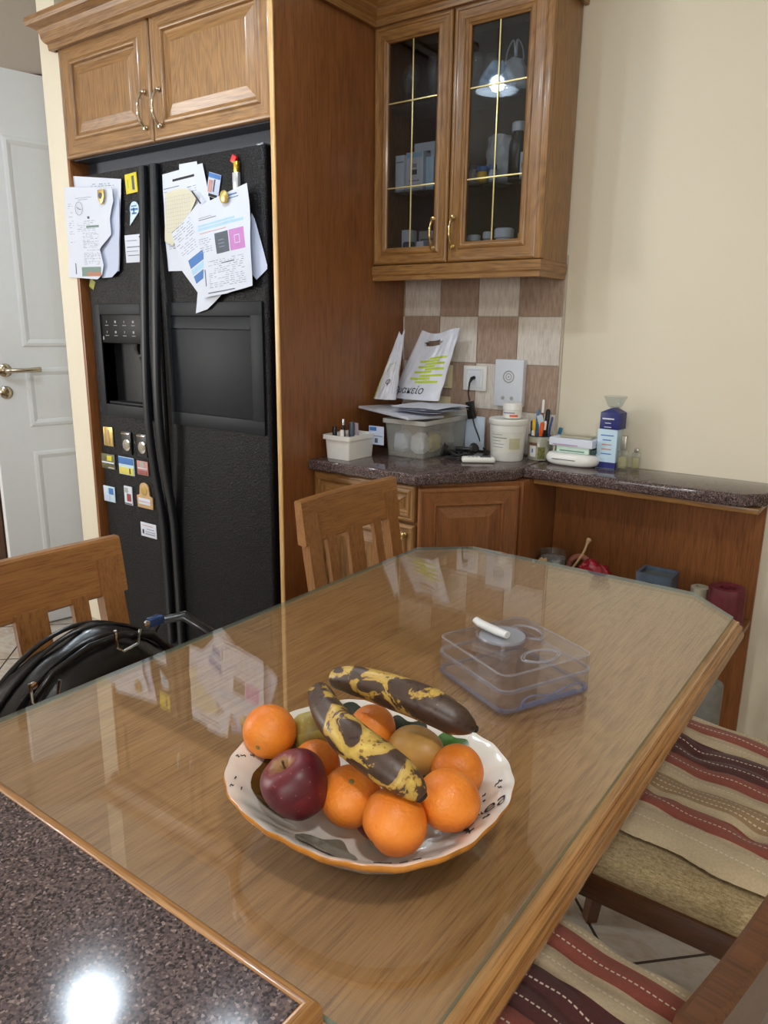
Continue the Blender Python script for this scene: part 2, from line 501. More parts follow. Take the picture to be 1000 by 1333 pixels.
def wallM(x, y, z, ang=0.0):
    """text facing the camera side (-Y), at wall position, tilted by ang"""
    return Matrix.Translation((x, y, z)) @ Matrix.Rotation(PI / 2, 4, 'X') @ Matrix.Rotation(ang, 4, 'Z')

def smoothstep(x): x = max(0, min(1, x)); return x * x * (3 - 2 * x)

# ================================================================ THE SETTING
f = MB(); f.b2(-5.4, 2.4, -3.1, 4.0, -0.06, 0.0); struct('floor', f, FLOOR)
f = MB(); f.b2(-5.4, 2.4, -3.1, 4.0, 2.72, 2.80); struct('ceiling', f, CEIL)
# kitchen wall behind the cabinets; it stops at a free end on the right
f = MB(); f.b2(-2.60, -0.235, 2.30, 2.44, 0, 2.72); struct('wall_back', f, WALL)
f = MB(); f.b2(-2.60, -0.232, 2.288, 2.30, 0, 0.07); f.b2(-0.235, -0.222, 2.288, 2.45, 0, 0.07)
f.b.free(); f = MB(); f.b2(-0.318, -0.222, 2.286, 2.2995, 0, 0.07, 0.002); f.b2(-0.2345, -0.222, 2.3, 2.45, 0, 0.07, 0.002)
struct('baseboard_back', f, SKIRT)
# short wall beside the refrigerator
f = MB(); f.b2(-2.715, -2.605, 1.655, 2.44, 0, 2.72); struct('wall_left', f, WALL)
f = MB(); f.b2(-2.727, -2.716, 1.655, 2.40, 0, 0.08, 0.002); f.b2(-2.716, -2.602, 1.643, 1.654, 0, 0.08, 0.002); struct('baseboard_left', f, SKIRT)
# angled hall wall with the door opening
HU = Vector((-0.7071, -0.7071, 0)); HN = Vector((0.7071, -0.7071, 0)); H0 = Vector((-2.80, 2.32, 0))
HR = Matrix((HU, HN, Vector((0, 0, 1)))).transposed()
def hallbox(f, u0, u1, n0, n1, z0, z1, bev=0.0):
    c = H0 + HU * (u0 + u1) / 2 + HN * (n0 + n1) / 2; c.z = (z0 + z1) / 2
    f.box(c, (u1 - u0, abs(n1 - n0), z1 - z0), HR, bev)
f = MB(); hallbox(f, -0.1, 0.93, -0.12, 0, 2.275, 2.72); hallbox(f, 0.90, 3.4, -0.12, 0, 0, 2.72); struct('wall_hall', f, WALLG)
f = MB(); hallbox(f, 0.0, 0.90, -0.13, 0.015, 2.205, 2.275, 0.004); hallbox(f, 0.83, 0.925, -0.13, 0.018, 0, 2.275, 0.006)
hallbox(f, 0.845, 0.86, 0.018, 0.024, 0, 2.26, 0.003); hallbox(f, 0.885, 0.90, 0.018, 0.024, 0, 2.26, 0.003); struct('trim_1', f, DARKW)
f = MB(); hallbox(f, -1.0, 2.4, -1.25, -1.15, 0, 2.72); struct('wall_corridor', f, WALLG)
# walls out of the picture
f = MB(); f.b2(-5.4, 2.4, 3.9, 4.0, 0, 2.72); struct('wall_far', f, WALL)
f = MB(); f.b2(2.3, 2.4, -3.1, 4.0, 0, 2.72); struct('wall_right', f, WALL)
f = MB()
f.b2(-5.4, -0.5, -3.1, -3.0, 0, 2.72); f.b2(1.7, 2.4, -3.1, -3.0, 0, 2.72); f.b2(-0.5, 1.7, -3.1, -3.0, 0, 0.9); f.b2(-0.5, 1.7, -3.1, -3.0, 2.25, 2.72)
struct('wall_front', f, WALL)
f = MB(); f.rings(2.2, 1.35, [(0, 0.1), (0, 0), (0.06, 0), (0.06, 0.1)], Matrix.Translation((-0.5, -3.1, 0.9)), 0, 0, close=False); f.b2(0.57, 0.63, -3.08, -3.02, 0.9, 2.25)
struct('window_1', f, DOORW)
f = MB()
f.b2(-5.0, -4.9, -3.0, -1.55, 0, 2.72); f.b2(-5.0, -4.9, -0.75, 2.6, 0, 2.72); f.b2(-5.0, -4.9, -1.55, -0.75, 0, 0.9); f.b2(-5.0, -4.9, -1.55, -0.75, 2.15, 2.72)
struct('wall_side', f, WALL)

# white panelled door, standing open in the hall
DO = Vector((-2.965 - 0.0195, 1.485, 0)); DA = math.atan2(0.979, 0.203)
DM = Matrix.Translation(DO) @ Matrix.Rotation(DA, 4, 'Z')      # local x runs from the free edge to the hinge, -y faces the room
dr = MB(); dr.b2(0, 0.80, 0.0, 0.04, 0.008, 2.19, 0.002)
dr.b.transform(DM); door = build('door_1', dr, DOORW); door['kind'] = 'structure'
for (x0, x1, z0, z1, nm) in ((0.13, 0.70, 1.18, 1.96, 'upper'), (0.13, 0.70, 0.86, 1.10, 'middle'), (0.13, 0.70, 0.16, 0.76, 'lower')):
    q = MB(); q.rings(x1 - x0, z1 - z0, [(0, 0.0005), (0.006, -0.005), (0.016, -0.007), (0.026, -0.003), (0.032, 0.0), (0.036, -0.0005)], DM @ Matrix.Translation((x0, 0, z0)), 0, 0)
    build('moulded_panel', q, DOORW, door, smooth=False)
q = MB()
q.lathe([(0, 0), (0.026, 0), (0.026, 0.005), (0.02, 0.009), (0.012, 0.01), (0.012, 0.03), (0, 0.03)], (0, 0, 0), 28, Matrix.Rotation(PI / 2, 3, 'X'))
q.tube([(0, -0.026, 0), (0, -0.042, 0), (0.012, -0.05, 0), (0.06, -0.051, 0), (0.122, -0.05, 0.002)], [0.010, 0.010, 0.0095, 0.0085, 0.0105], 14)
q.b.transform(DM @ Matrix.Translation((0.055, 0, 1.092))); build('door_handle', q, NICKEL, door)
q = MB(); q.lathe([(0, 0), (0.025, 0), (0.025, 0.004), (0.019, 0.008), (0.009, 0.009), (0.009, 0.003), (0, 0.003)], (0, 0, 0), 28, Matrix.Rotation(PI / 2, 3, 'X'))
q.b.transform(DM @ Matrix.Translation((0.052, 0, 1.005))); build('keyhole_rose', q, NICKEL, door)

# tiled splashback: 15 cm tiles, brown and pale in turn
tb = MB(); tb.b2(-1.588, -0.966, 2.2955, 2.2995, 0.866, 1.50, mi=0)
cx_ = [-1.574, -1.424, -1.2735, -1.123, -0.972]; rz_ = [0.867, 1.007, 1.161, 1.315, 1.465]
for r in range(4):
    for c in range(4):
        dark = (r + c) % 2 == 0
        tb.b2(cx_[c] + 0.0012, cx_[c + 1] - 0.0012, 2.2905, 2.2965, rz_[r] + 0.0012, rz_[r + 1] - 0.0012, 0.0012, 1 if dark else 2)
    tb.b2(-1.586, cx_[0] - 0.0012, 2.2905, 2.2965, rz_[r] + 0.0012, rz_[r + 1] - 0.0012, 0.0012, 2 if r % 2 == 0 else 1)
struct('trim_2', tb, [GROUT, TILE_B, TILE_W], smooth=False)

# ================================================================ CABINETS
def raised_door(parent, x0, z0, w_, h_, y, inset=0.048, name='door', knob=None):
    q = MB()
    q.rings(w_, h_, [(0, 0.021), (0, 0.005), (0.003, 0.0015), (0.008, 0.0), (0.012, 0.0005), (0.014, 0.0030), (0.017, 0.0034), (inset - 0.016, 0.0034), (inset - 0.013, 0.0008), (inset - 0.010, -0.001), (inset - 0.005, -0.0018), (inset - 0.002, -0.001),
                     (inset, 0.002), (inset + 0.002, 0.008), (inset + 0.008, 0.009), (inset + 0.034, 0.003), (inset + 0.037, 0.002)],
            Matrix.Translation((x0, y, z0)), 0, 1)
    return build(name, q, [OAKX, OAKZ], parent, smooth=False)

def bow_handle(parent, x, y, z0, z1, mat, pr=0.026, sx=0.0):
    q = MB(); n = 16; pts = []
    for i in range(n + 1):
        t = i / n; zz = z0 + (z1 - z0) * t
        pts.append((x + sx * math.sin(PI * t), y - 0.004 - pr * math.sin(PI * t) ** 0.6, zz))
    rad = [0.0032 + 0.0016 * abs(math.sin(4 * PI * i / n)) for i in range(n + 1)]
    q.tube(pts, rad, 10)
    for zz in (z0, z1):
        q.lathe([(0, 0), (0.008, 0), (0.008, 0.003), (0.0055, 0.006), (0.0065, 0.010), (0, 0.012)], (x, y, zz), 14, Matrix.Rotation(PI / 2, 3, 'X'))
    return build('handle', q, mat, parent)

# --- cabinet over the refrigerator
FY = 1.643
t = thing('overhead_cabinet', 'honey oak cabinet with two raised panel doors above the black refrigerator', 'cabinet', (-2.10, 1.97, 1.836))
q = MB(); q.b2(-2.604, -1.590, 1.667, 2.296, 1.842, 2.19, 0.001); build('carcass', q, PANELX, t)
SLP = plain('slate_blue_laminate', (66, 72, 84), 0.5)
q = MB(); q.b2(-2.588, -1.592, 1.668, 2.29, 1.8335, 1.8415); q.b2(-2.588, -1.592, 1.728, 1.736, 1.770, 1.8335); build('niche_lining', q, SLP, t)['label'] = 'slate grey lining above the refrigerator'
q = MB(); q.b2(-2.604, -2.590, 1.655, 2.296, 0.0, 1.842, 0.001); build('side_panel', q, PANEL, t, )['label'] = 'narrow dark oak side strip left of the refrigerator'
dl = raised_door(t, -2.588, 1.836, 0.482, 0.360, FY, 0.070)
bow_handle(dl, -2.136, FY, 1.880, 1.982, NICKEL)
dr_ = raised_door(t, -2.100, 1.836, 0.511, 0.360, FY, 0.058)
bow_handle(dr_, -2.064, FY, 1.877, 1.979, NICKEL)

# --- tall end panel
t = thing('tall_end_panel', 'tall reddish oak end panel standing between refrigerator and glazed cabinet', 'panel', (-1.5825, 1.97, 0))
q = MB(); q.b2(-1.5885, -1.5785, 1.6445, 2.297, 0, 2.192); build('board', q, PANEL, t)
q = MB(); q.b2(-1.5895, -1.5735, 1.6385, 1.6445, 0, 2.192, 0.002); build('edge_strip', q, OAKL, t)['label'] = 'pale oak edging strip'

# --- cornice running round all the wall units
t = MB()
CP = [(0.0, 2.180), (0.012, 2.180), (0.014, 2.198), (0.022, 2.204), (0.028, 2.214), (0.030, 2.228), (0.036, 2.240), (0.050, 2.248), (0.060, 2.252), (0.064, 2.262), (0.062, 2.276), (0.054, 2.282), (0.0, 2.284)]
t.sweep(CP, [(-2.606, 1.654), (-2.606, 1.640), (-1.5745, 1.640), (-1.5745, 2.100), (-0.968, 2.100), (-0.968, 2.297)], mis=[1, 0, 1, 0, 1])
single('cornice', t, [OAKX, OAKY], 'carved oak cornice moulding running along the top of the wall cabinets', 'moulding', (-1.6, 2.0, 2.186), smooth=False)

# --- glazed wall cabinet
UY = 2.099
t = thing('glazed_wall_cabinet', 'oak wall cabinet with two leaded glass doors above the tiled splashback', 'cabinet', (-1.27, 2.2, 1.43))
q = MB(); q.b2(-1.5775, -1.560, UY + 0.022, 2.290, 1.474, 2.186); q.b2(-0.988, -0.970, UY + 0.022, 2.290, 1.474, 2.186, 0.001)
q.b2(-1.560, -0.988, UY + 0.022, 2.290, 1.474, 1.490); q.b2(-1.560, -0.988, UY + 0.022, 2.290, 2.170, 2.186)
q.b2(-1.285, -1.279, UY + 0.022, UY + 0.06, 1.49, 2.17)
build('carcass', q, OAKZ, t)
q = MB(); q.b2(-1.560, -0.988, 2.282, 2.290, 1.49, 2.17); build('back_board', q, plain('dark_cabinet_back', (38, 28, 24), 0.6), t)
for (x0, w_, hx) in ((-1.5765, 0.286, -1.3385), (-1.2865, 0.299, -1.2675)):
    q = MB(); h_ = 0.706
    ins = 0.052 if hx < -1.3 else 0.058
    q.rings(w_, h_, [(0, 0.021), (0, 0.005), (0.003, 0.0015), (0.007, 0.0), (0.013, 0.0006), (0.015, 0.0034), (0.018, 0.0036), (ins - 0.022, 0.0036), (ins - 0.019, 0.0008), (ins - 0.015, -0.0012), (ins - 0.010, -0.002), (ins - 0.007, -0.001), (ins - 0.005, 0.002), (ins, 0.006), (ins, 0.020), (ins - 0.01, 0.021), (0, 0.021)],
            Matrix.Translation((x0, UY, 1.477)), 0, 1, close=False)
    d = build('glass_door', q, [OAKX, OAKZ], t, smooth=False)
    q = MB(); q.b2(x0 + ins - 0.002, x0 + w_ - ins + 0.002, UY + 0.011, UY + 0.014, 1.477 + ins - 0.002, 1.477 + h_ - ins + 0.002); build('glass_pane', q, PANE, d, smooth=False)
    q = MB(); xm = x0 + w_ / 2
    q.b2(xm - 0.0022, xm + 0.0022, UY + 0.008, UY + 0.0105, 1.477 + ins, 1.477 + h_ - ins, 0.0008)
    for zz in (1.712, 1.961): q.b2(x0 + ins, x0 + w_ - ins, UY + 0.0075, UY + 0.0105, zz - 0.0022, zz + 0.0022, 0.0008)
    build('brass_glazing_bars', q, BRASSB, d)
    bow_handle(d, hx, UY, 1.522, 1.607, BRASS, 0.02)
for zz in (1.706, 1.953):
    q = MB(); q.b2(-1.558, -0.990, UY + 0.03, 2.280, zz - 0.003, zz + 0.003); build('glass_shelf', q, CLEAR, t, smooth=False)
q = MB(); q.b2(-0.992, -0.970, UY + 0.003, UY + 0.022, 1.477, 2.186, 0.003); build('corner_post', q, OAKZ, t)
LP = [(0.0, 1.427), (0.000, 1.440), (0.004, 1.446), (0.004, 1.470), (0.0, 1.474), (-0.03, 1.474), (-0.03, 1.427)]
q = MB(); q.sweep(LP, [(-1.5765, UY), (-0.970, UY), (-0.970, 2.288)], mis=[0, 1]); build('light_rail', q, [OAKX, OAKY], t, smooth=False)
q = MB(); q.b2(-1.5765, -1.0, UY + 0.03, 2.288, 1.462, 1.474); build('bottom_board', q, PANELX, t)

# --- base drawer unit
BY = 1.785
t = thing('base_drawer_cabinet', 'oak base cabinet with drawer over door beside the tall end panel', 'cabinet', (-1.375, 2.04, 0))
q = MB(); q.b2(-1.577, -1.176, BY + 0.022, 2.296, 0.10, 0.828); q.b2(-1.577, -1.176, BY + 0.06, BY + 0.08, 0, 0.10); build('carcass', q, PANELX, t)
d = raised_door(t, -1.573, 0.712, 0.392, 0.112, BY, 0.026, 'drawer')
q = MB(); q.lathe([(0, 0), (0.006, 0), (0.006, 0.012), (0.013, 0.016), (0.014, 0.022), (0.009, 0.027), (0, 0.028)], (-1.377, BY, 0.768), 20, Matrix.Rotation(PI / 2, 3, 'X')); build('knob', q, BRASS, d)
d = raised_door(t, -1.573, 0.11, 0.392, 0.592, BY, 0.040)
bow_handle(d, -1.212, BY, 0.600, 0.672, BRASS)

# --- diagonal corner cabinet
t = thing('corner_base_cabinet', 'oak corner base cabinet with an angled raised panel door under the worktop', 'cabinet', (-1.05, 2.1, 0))
a0 = Vector((-1.168, 1.790)); a1 = Vector((-0.954, 2.022)); L = (a1 - a0).length; an = math.atan2(a1.y - a0.y, a1.x - a0.x)
q = MB(); q.prism([(-1.1745, 2.296), (-1.1745, 1.815), (-0.962, 2.043), (-0.962, 2.283), (-0.964, 2.296)], 0.10, 0.828); build('carcass', q, PANEL, t)
q = MB(); q.b2(-0.962, -0.950, 2.035, 2.296, 0.0, 0.828, 0.001); build('side_panel', q, PANEL, t)
q = MB()
MD = Matrix.Translation((a0.x, a0.y, 0.11)) @ Matrix.Rotation(an, 4, 'Z')
q.rings(L, 0.708, [(0, 0.021), (0, 0.005), (0.003, 0.0015), (0.008, 0.0), (0.013, 0.0003), (0.015, 0.0025), (0.046, 0.0025), (0.048, -0.001), (0.053, -0.0015), (0.056, 0.002), (0.058, 0.008), (0.064, 0.009), (0.09, 0.003), (0.093, 0.002)], MD, 0, 1)
d = build('door', q, [PANELX, PANEL], t, smooth=False)

# --- worktops
def slab(name, poly, z0, z1, label, cat, bev=0.008):
    q = MB(); q.prism(poly, z0, z1, bev=bev)
    c = (sum(p[0] for p in poly) / len(poly), sum(p[1] for p in poly) / len(poly), z0)
    return single(name, q, GRAN, label, cat, c, angle=50)
slab('kitchen_worktop', [(-1.5772, 2.2955), (-1.5772, 1.765), (-1.168, 1.765), (-0.976, 2.022), (-0.976, 2.2955)], 0.829, 0.865, 'speckled grey brown worktop with an angled corner below the glazed cabinet', 'worktop')
slab('side_worktop', [(-0.9745, 2.2985), (-0.9745, 2.083), (-0.352, 2.083), (-0.300, 2.135), (-0.300, 2.2985)], 0.829, 0.8645, 'narrow speckled grey brown worktop running right along the cream wall', 'worktop')

# --- open shelves below the narrow worktop
t = thing('open_shelf_unit', 'open oak shelf recess under the narrow worktop on the right', 'shelf', (-0.63, 2.2, 0))
q = MB(); q.b2(-0.949, -0.320, 2.284, 2.298, 0.0, 0.812); build('back_panel', q, PANEL, t)
q = MB(); q.b2(-0.949, -0.312, 2.100, 2.298, 0.813, 0.828, 0.003); build('top_board', q, OAKX, t)
q = MB(); q.b2(-0.949, -0.322, 2.115, 2.283, 0.442, 0.458, 0.001); build('shelf_board', q, PANELX, t)
q = MB(); q.b2(-0.949, -0.322, 2.10, 2.283, 0.07, 0.088, 0.001); q.b2(-0.949, -0.322, 2.12, 2.135, 0.0, 0.07); build('bottom_board', q, PANELX, t)

# ================================================================ REFRIGERATOR
def fridge_black():
    mt, nt, b = new_mat('pebbled_black_enamel')
    b.inputs['Base Color'].default_value = (0.006, 0.006, 0.0075, 1)
    b.inputs['Roughness'].default_value = 0.28
    b.inputs['Specular IOR Level'].default_value = 0.2
    n = tnoise(nt, tex_coord(nt), 250, 2, 0.5)
    bump(nt, b, n, 1.0, 0.0026)
    return mt
FB = fridge_black()
t = thing('refrigerator', 'black side by side refrigerator with papers and magnets on its doors', 'refrigerator', (-2.107, 1.97, 0))
q = MB(); q.b2(-2.568, -1.646, 1.722, 2.27, 0.06, 1.765, 0.004); q.b2(-2.54, -1.67, 1.74, 2.2, 0.0, 0.06); build('cabinet_body', q, BLKP, t)
def rounded_strip(x0, x1, y0, y1, left, right, rr=0.014):
    """plan outline of a door leaf with rounded front edges (front is y0)"""
    p = [(x0, y1)]
    if left: p += [(x0, y0 + rr)] + [(x0 + rr - rr * math.cos(a), y0 + rr - rr * math.sin(a)) for a in (PI / 8, PI / 4, 3 * PI / 8, PI / 2)]
    else: p += [(x0, y0)]
    if right: p += [(x1 - rr + rr * math.sin(a), y0 + rr - rr * math.cos(a)) for a in (0, PI / 8, PI / 4, 3 * PI / 8)] + [(x1, y0 + rr)]
    else: p += [(x1, y0)]
    return p + [(x1, y1)]
GY = 1.672
DX0, DX1, DZ0, DZ1 = -2.500, -2.262, 0.985, 1.308        # dispenser opening
q = MB()
q.prism(rounded_strip(-2.567, DX0, GY, 1.718, True, False), 0.07, 1.782); q.prism(rounded_strip(DX1, -2.163, GY, 1.718, False, True, 0.01), 0.07, 1.782)
q.b2(DX0, DX1, GY, 1.718, 0.07, DZ0); q.b2(DX0, DX1, GY, 1.718, DZ1, 1.782)
fd = build('freezer_door', q, FB, t, angle=25)
q = MB()
q.b2(DX0 - 0.032, DX0, GY - 0.006, GY, DZ0 - 0.045, DZ1 + 0.037, 0.002); q.b2(DX1, DX1 + 0.03, GY - 0.006, GY, DZ0 - 0.045, DZ1 + 0.037, 0.002)
q.b2(DX0, DX1, GY - 0.006, GY, DZ1, DZ1 + 0.037, 0.002); q.b2(DX0, DX1, GY - 0.006, GY, DZ0 - 0.045, DZ0, 0.002)
build('dispenser_frame', q, BLKG, fd)
q = MB(); q.b2(DX0, DX1, 1.760, 1.764, DZ0, 1.215); q.b2(DX0 - 0.002, DX0, GY, 1.764, DZ0, 1.215); q.b2(DX1, DX1 + 0.002, GY, 1.764, DZ0, 1.215)
q.b2(DX0, DX1, GY + 0.02, 1.764, DZ0 - 0.002, DZ0 + 0.004); q.b2(DX0, DX1, GY + 0.02, 1.764, 1.208, 1.215)
build('dispenser_recess', q, BLKD, fd)
q = MB(); q.b2(DX0, DX1, GY - 0.002, GY + 0.02, 1.208, DZ1, 0.002); build('control_panel', q, plain('glossy_black_panel', (6, 6, 8), 0.4, spec=0.15), fd)
ICON = plain('silver_icon_print', (150, 154, 162), 0.5)
for r in range(2):
    for c in range(4):
        q = MB(); x = DX0 + 0.035 + c * 0.052; z = 1.282 - r * 0.036
        q.b2(x - 0.0015 - 0.003 * (c % 2), x + 0.0015 + 0.003 * (c % 2), GY - 0.003, GY - 0.002, z - 0.003, z + 0.005)
        build('touch_button', q, ICON, fd)
        q = MB(); q.b2(x - 0.010, x + 0.010, GY - 0.003, GY - 0.002, z - 0.0125, z - 0.0105); build('button_caption', q, ICON, fd)
q = MB(); q.b2(DX0 + 0.008, DX0 + 0.014, GY - 0.003, GY - 0.002, 1.219, 1.231); build('indicator_mark', q, ICON, fd)
q = MB(); q.tube([(-2.335, 1.70, 1.212), (-2.335, 1.70, 1.185), (-2.335, 1.705, 1.17)], [0.012, 0.010, 0.006], 12)
q.tube([(-2.345, 1.72, 1.16), (-2.345, 1.735, 1.10), (-2.335, 1.745, 1.10)], 0.006, 10); build('dispenser_nozzle', q, plain('dark_chrome', (90, 92, 98), 0.2, 0.9), fd)
q = MB(); q.b2(DX0 + 0.01, DX1 - 0.005, GY + 0.002, GY + 0.05, DZ0 + 0.001, DZ0 + 0.010, 0.003); build('drip_tray', q, BLKG, fd)

q = MB(); q.prism(rounded_strip(-2.157, -1.648, GY, 1.718, True, True, 0.014), 0.07, 1.782, bev=0.003); rd = build('fridge_door', q, FB, t, angle=25)
BX0, BX1, BZ0, BZ1 = -2.118, -1.668, 0.940, 1.348
q = MB()
q.b2(BX0, BX1, GY - 0.007, GY, 1.304, BZ1, 0.003); q.b2(BX0, BX1, GY - 0.007, GY, BZ0, 0.985, 0.003)
q.b2(BX1 - 0.052, BX1, GY - 0.007, GY, 0.980, 1.310, 0.003); q.b2(BX0, BX0 + 0.02, GY - 0.007, GY, 0.980, 1.310, 0.003)
build('hatch_frame', q, BLKG, rd)
q = MB(); q.b2(BX0 + 0.02, BX1 - 0.053, GY - 0.0035, GY, 0.986, 1.262, 0.002)
q.prism([(0, 0), (0, 0.006), (0.036, 0.002), (0.040, 0)], 0, 0.376, M=Matrix.Translation((BX0 + 0.021, GY - 0.0005, 1.265)) @ Matrix(((0, 0, 1, 0), (0, -1, 0, 0), (1, 0, 0, 0), (0, 0, 0, 1))))
build('bar_hatch', q, BLKG, rd)
def fridge_handle(x, par):
    q = MB()
    tab = [(1.778, .009), (1.60, .018), (1.45, .028), (1.334, .036), (1.107, .049), (1.0, .051), (.894, .048), (.794, .039), (.713, .029), (.651, .020), (.558, .012), (.45, .010), (.345, .009), (.10, .009)]
    def sp(u, v):
        k = v * (len(tab) - 1); i = min(int(k), len(tab) - 2); fr = k - i
        a, b_, c, d = tab[max(0, i - 1)], tab[i], tab[i + 1], tab[min(len(tab) - 1, i + 2)]
        f_ = lambda j: 0.5 * ((2 * b_[j]) + (-a[j] + c[j]) * fr + (2 * a[j] - 5 * b_[j] + 4 * c[j] - d[j]) * fr * fr + (-a[j] + 3 * b_[j] - 3 * c[j] + d[j]) * fr ** 3)
        z, p = f_(0), f_(1); an = 2 * PI * u
        return Vector((x + 0.0145 * math.copysign(abs(math.cos(an)) ** 0.6, math.cos(an)), GY - p + 0.011 * math.copysign(abs(math.sin(an)) ** 0.6, math.sin(an)) , z))
    q.grid(sp, 20, 52, closed_u=True); bmesh.ops.holes_fill(q.b, edges=[e for e in q.b.edges if e.is_boundary])
    for zz in (1.70, 1.60): pass
    return build('handle', q, plain('handle_black', (24, 27, 32), 0.42, spec=0.35), par)
fridge_handle(-2.193, fd); fridge_handle(-2.133, rd)
q = MB()
for z0, z1, dy in ((0.95, 1.74, 0.030),):
    q.b2(-2.1760, -2.1735, GY - 0.040, GY + 0.001, 0.98, 1.45)
q.b.free()
q = MB(); q.box((-2.10, GY - 0.0015, 0.800), (0.022, 0.002, 0.009), None, 0.001); build('maker_badge', q, plain('dark_badge', (60, 62, 66), 0.3, 0.6), rd)
q = MB(); q.b2(-1.69, -1.66, GY + 0.01, GY + 0.04, 1.7825, 1.790, 0.003); build('hinge_cap', q, plain('hinge_grey', (120, 124, 130), 0.3, 0.5), rd)

# ================================================================ DINING TABLE
TZ = 0.774
t = thing('dining_table', 'long oak dining table with cut corners under a sheet of clear glass', 'table', (-0.565, 0.95, 0))
out_path = [(-0.217, 0.338), (-0.217, 1.385), (-0.309, 1.476), (-0.813, 1.483), (-0.912, 1.392), (-0.912, 0.338)]
q = MB(); q.prism(out_path, 0.744, TZ); build('tabletop', q, TABY, t, smooth=False)
q = MB()
EP = [(0.0, 0.738), (0.0, 0.7739), (0.0035, 0.7739), (0.0052, 0.7722), (0.0054, 0.769), (0.0070, 0.7675), (0.0095, 0.7668), (0.0115, 0.764), (0.0118, 0.760), (0.0112, 0.757), (0.0135, 0.755), (0.0152, 0.750), (0.014, 0.744), (0.010, 0.740)]
q.sweep(EP, out_path[:2]); build('edge_moulding', q, [TRIMY], t, smooth=False)
q = MB(); q.sweep(EP, out_path[-2:]); build('edge_moulding', q, [TRIMY], t, smooth=False)
q = MB()
for (x0, x1, y0, y1) in ((-0.86, -0.27, 1.395, 1.415), (-0.86, -0.27, 0.36, 0.38), (-0.86, -0.84, 0.38, 1.395), (-0.29, -0.27, 0.38, 1.395)): q.b2(x0, x1, y0, y1, 0.665, 0.744, 0.002)
build('apron', q, TRIMX, t)
q = MB(); q.b2(-0.70, -0.60, 1.02, 1.12, 0.06, 0.70, 0.01); q.b2(-0.83, -0.47, 1.03, 1.11, 0.0, 0.06, 0.012); q.b2(-0.83, -0.35, 1.03, 1.11, 0.70, 0.744, 0.006); build('pedestal', q, CHZ, t)
q = MB(); q.b2(-0.70, -0.60, 0.50, 0.60, 0.06, 0.70, 0.01); q.b2(-0.83, -0.47, 0.51, 0.59, 0.0, 0.06, 0.012); q.b2(-0.83, -0.35, 0.51, 0.59, 0.70, 0.744, 0.006); build('pedestal', q, CHZ, t)
q = MB(); q.b2(-0.67, -0.63, 0.60, 1.02, 0.18, 0.26, 0.006); build('stretcher', q, CHZ, t)

q = MB(); q.prism([(-0.2225, 0.339), (-0.2225, 1.382), (-0.313, 1.4725), (-0.8095, 1.479), (-0.9085, 1.390), (-0.9085, 0.339)], TZ + 0.0006, TZ + 0.0082, bev=0.0006)
q.b.normal_update()
for fc in q.b.faces: fc.material_index = 1 if abs(fc.normal.z) < 0.6 else 0
single('glass_table_sheet', q, [GLASS, GLASSE], 'clear glass sheet with green edges lying over the oak dining table', 'glass', (-0.565, 0.95, TZ + 0.0006), smooth=False)
GT = TZ + 0.0083      # top of the glass

# ================================================================ PENINSULA in the near left corner
t = thing('peninsula_counter', 'speckled worktop with oak edging in the near left corner, butting against the table', 'worktop', (-1.0, 0.0, 0))
q = MB(); q.prism([(-1.75, -0.36), (-0.330, -0.36), (-0.3035, -0.33), (-0.3035, 0.3225), (-1.75, 0.3225)], 0.762, 0.800); build('stone_top', q, GRAN, t, smooth=False)
q = MB()
LPf = [(0.0, 0.752), (0.0, 0.7995), (0.002, 0.8010), (0.007, 0.8012), (0.010, 0.799), (0.0120, 0.793), (0.0120, 0.764), (0.010, 0.754)]
q.sweep(LPf, [(-0.3035, -0.36), (-0.3035, 0.3225), (-1.75, 0.3225)], mis=[0, 1]); build('oak_edging', q, [TRIMY, TRIMX], t, angle=40)
q = MB(); q.b2(-1.72, -0.36, -0.33, 0.27, 0.0, 0.752, 0.003); build('base_cabinet', q, CHZ, t)

# ================================================================ CHAIRS
def fabric(name, rgb1, rgb2):
    mt, nt, b = new_mat(name)
    a = tnoise(nt, tex_coord(nt, (3, 1, 3)), 160, 3, 0.7)
    c = tnoise(nt, tex_coord(nt, (0.25, 1, 1)), 420, 2, 0.6)
    k = math_n(nt, 'ADD', math_n(nt, 'MULTIPLY', a, 0.45), math_n(nt, 'MULTIPLY', c, 0.6))
    nt.links.new(ramp(nt, k, [(0.38, s2l(rgb2)), (0.66, s2l(rgb1))]), b.inputs['Base Color'])
    b.inputs['Roughness'].default_value = 0.9; b.inputs['Sheen Weight'].default_value = 0.2
    bump(nt, b, c, 0.5, 0.0015)
    return mt
SEATF = fabric('olive_beige_upholstery', (200, 180, 138), (140, 118, 78))

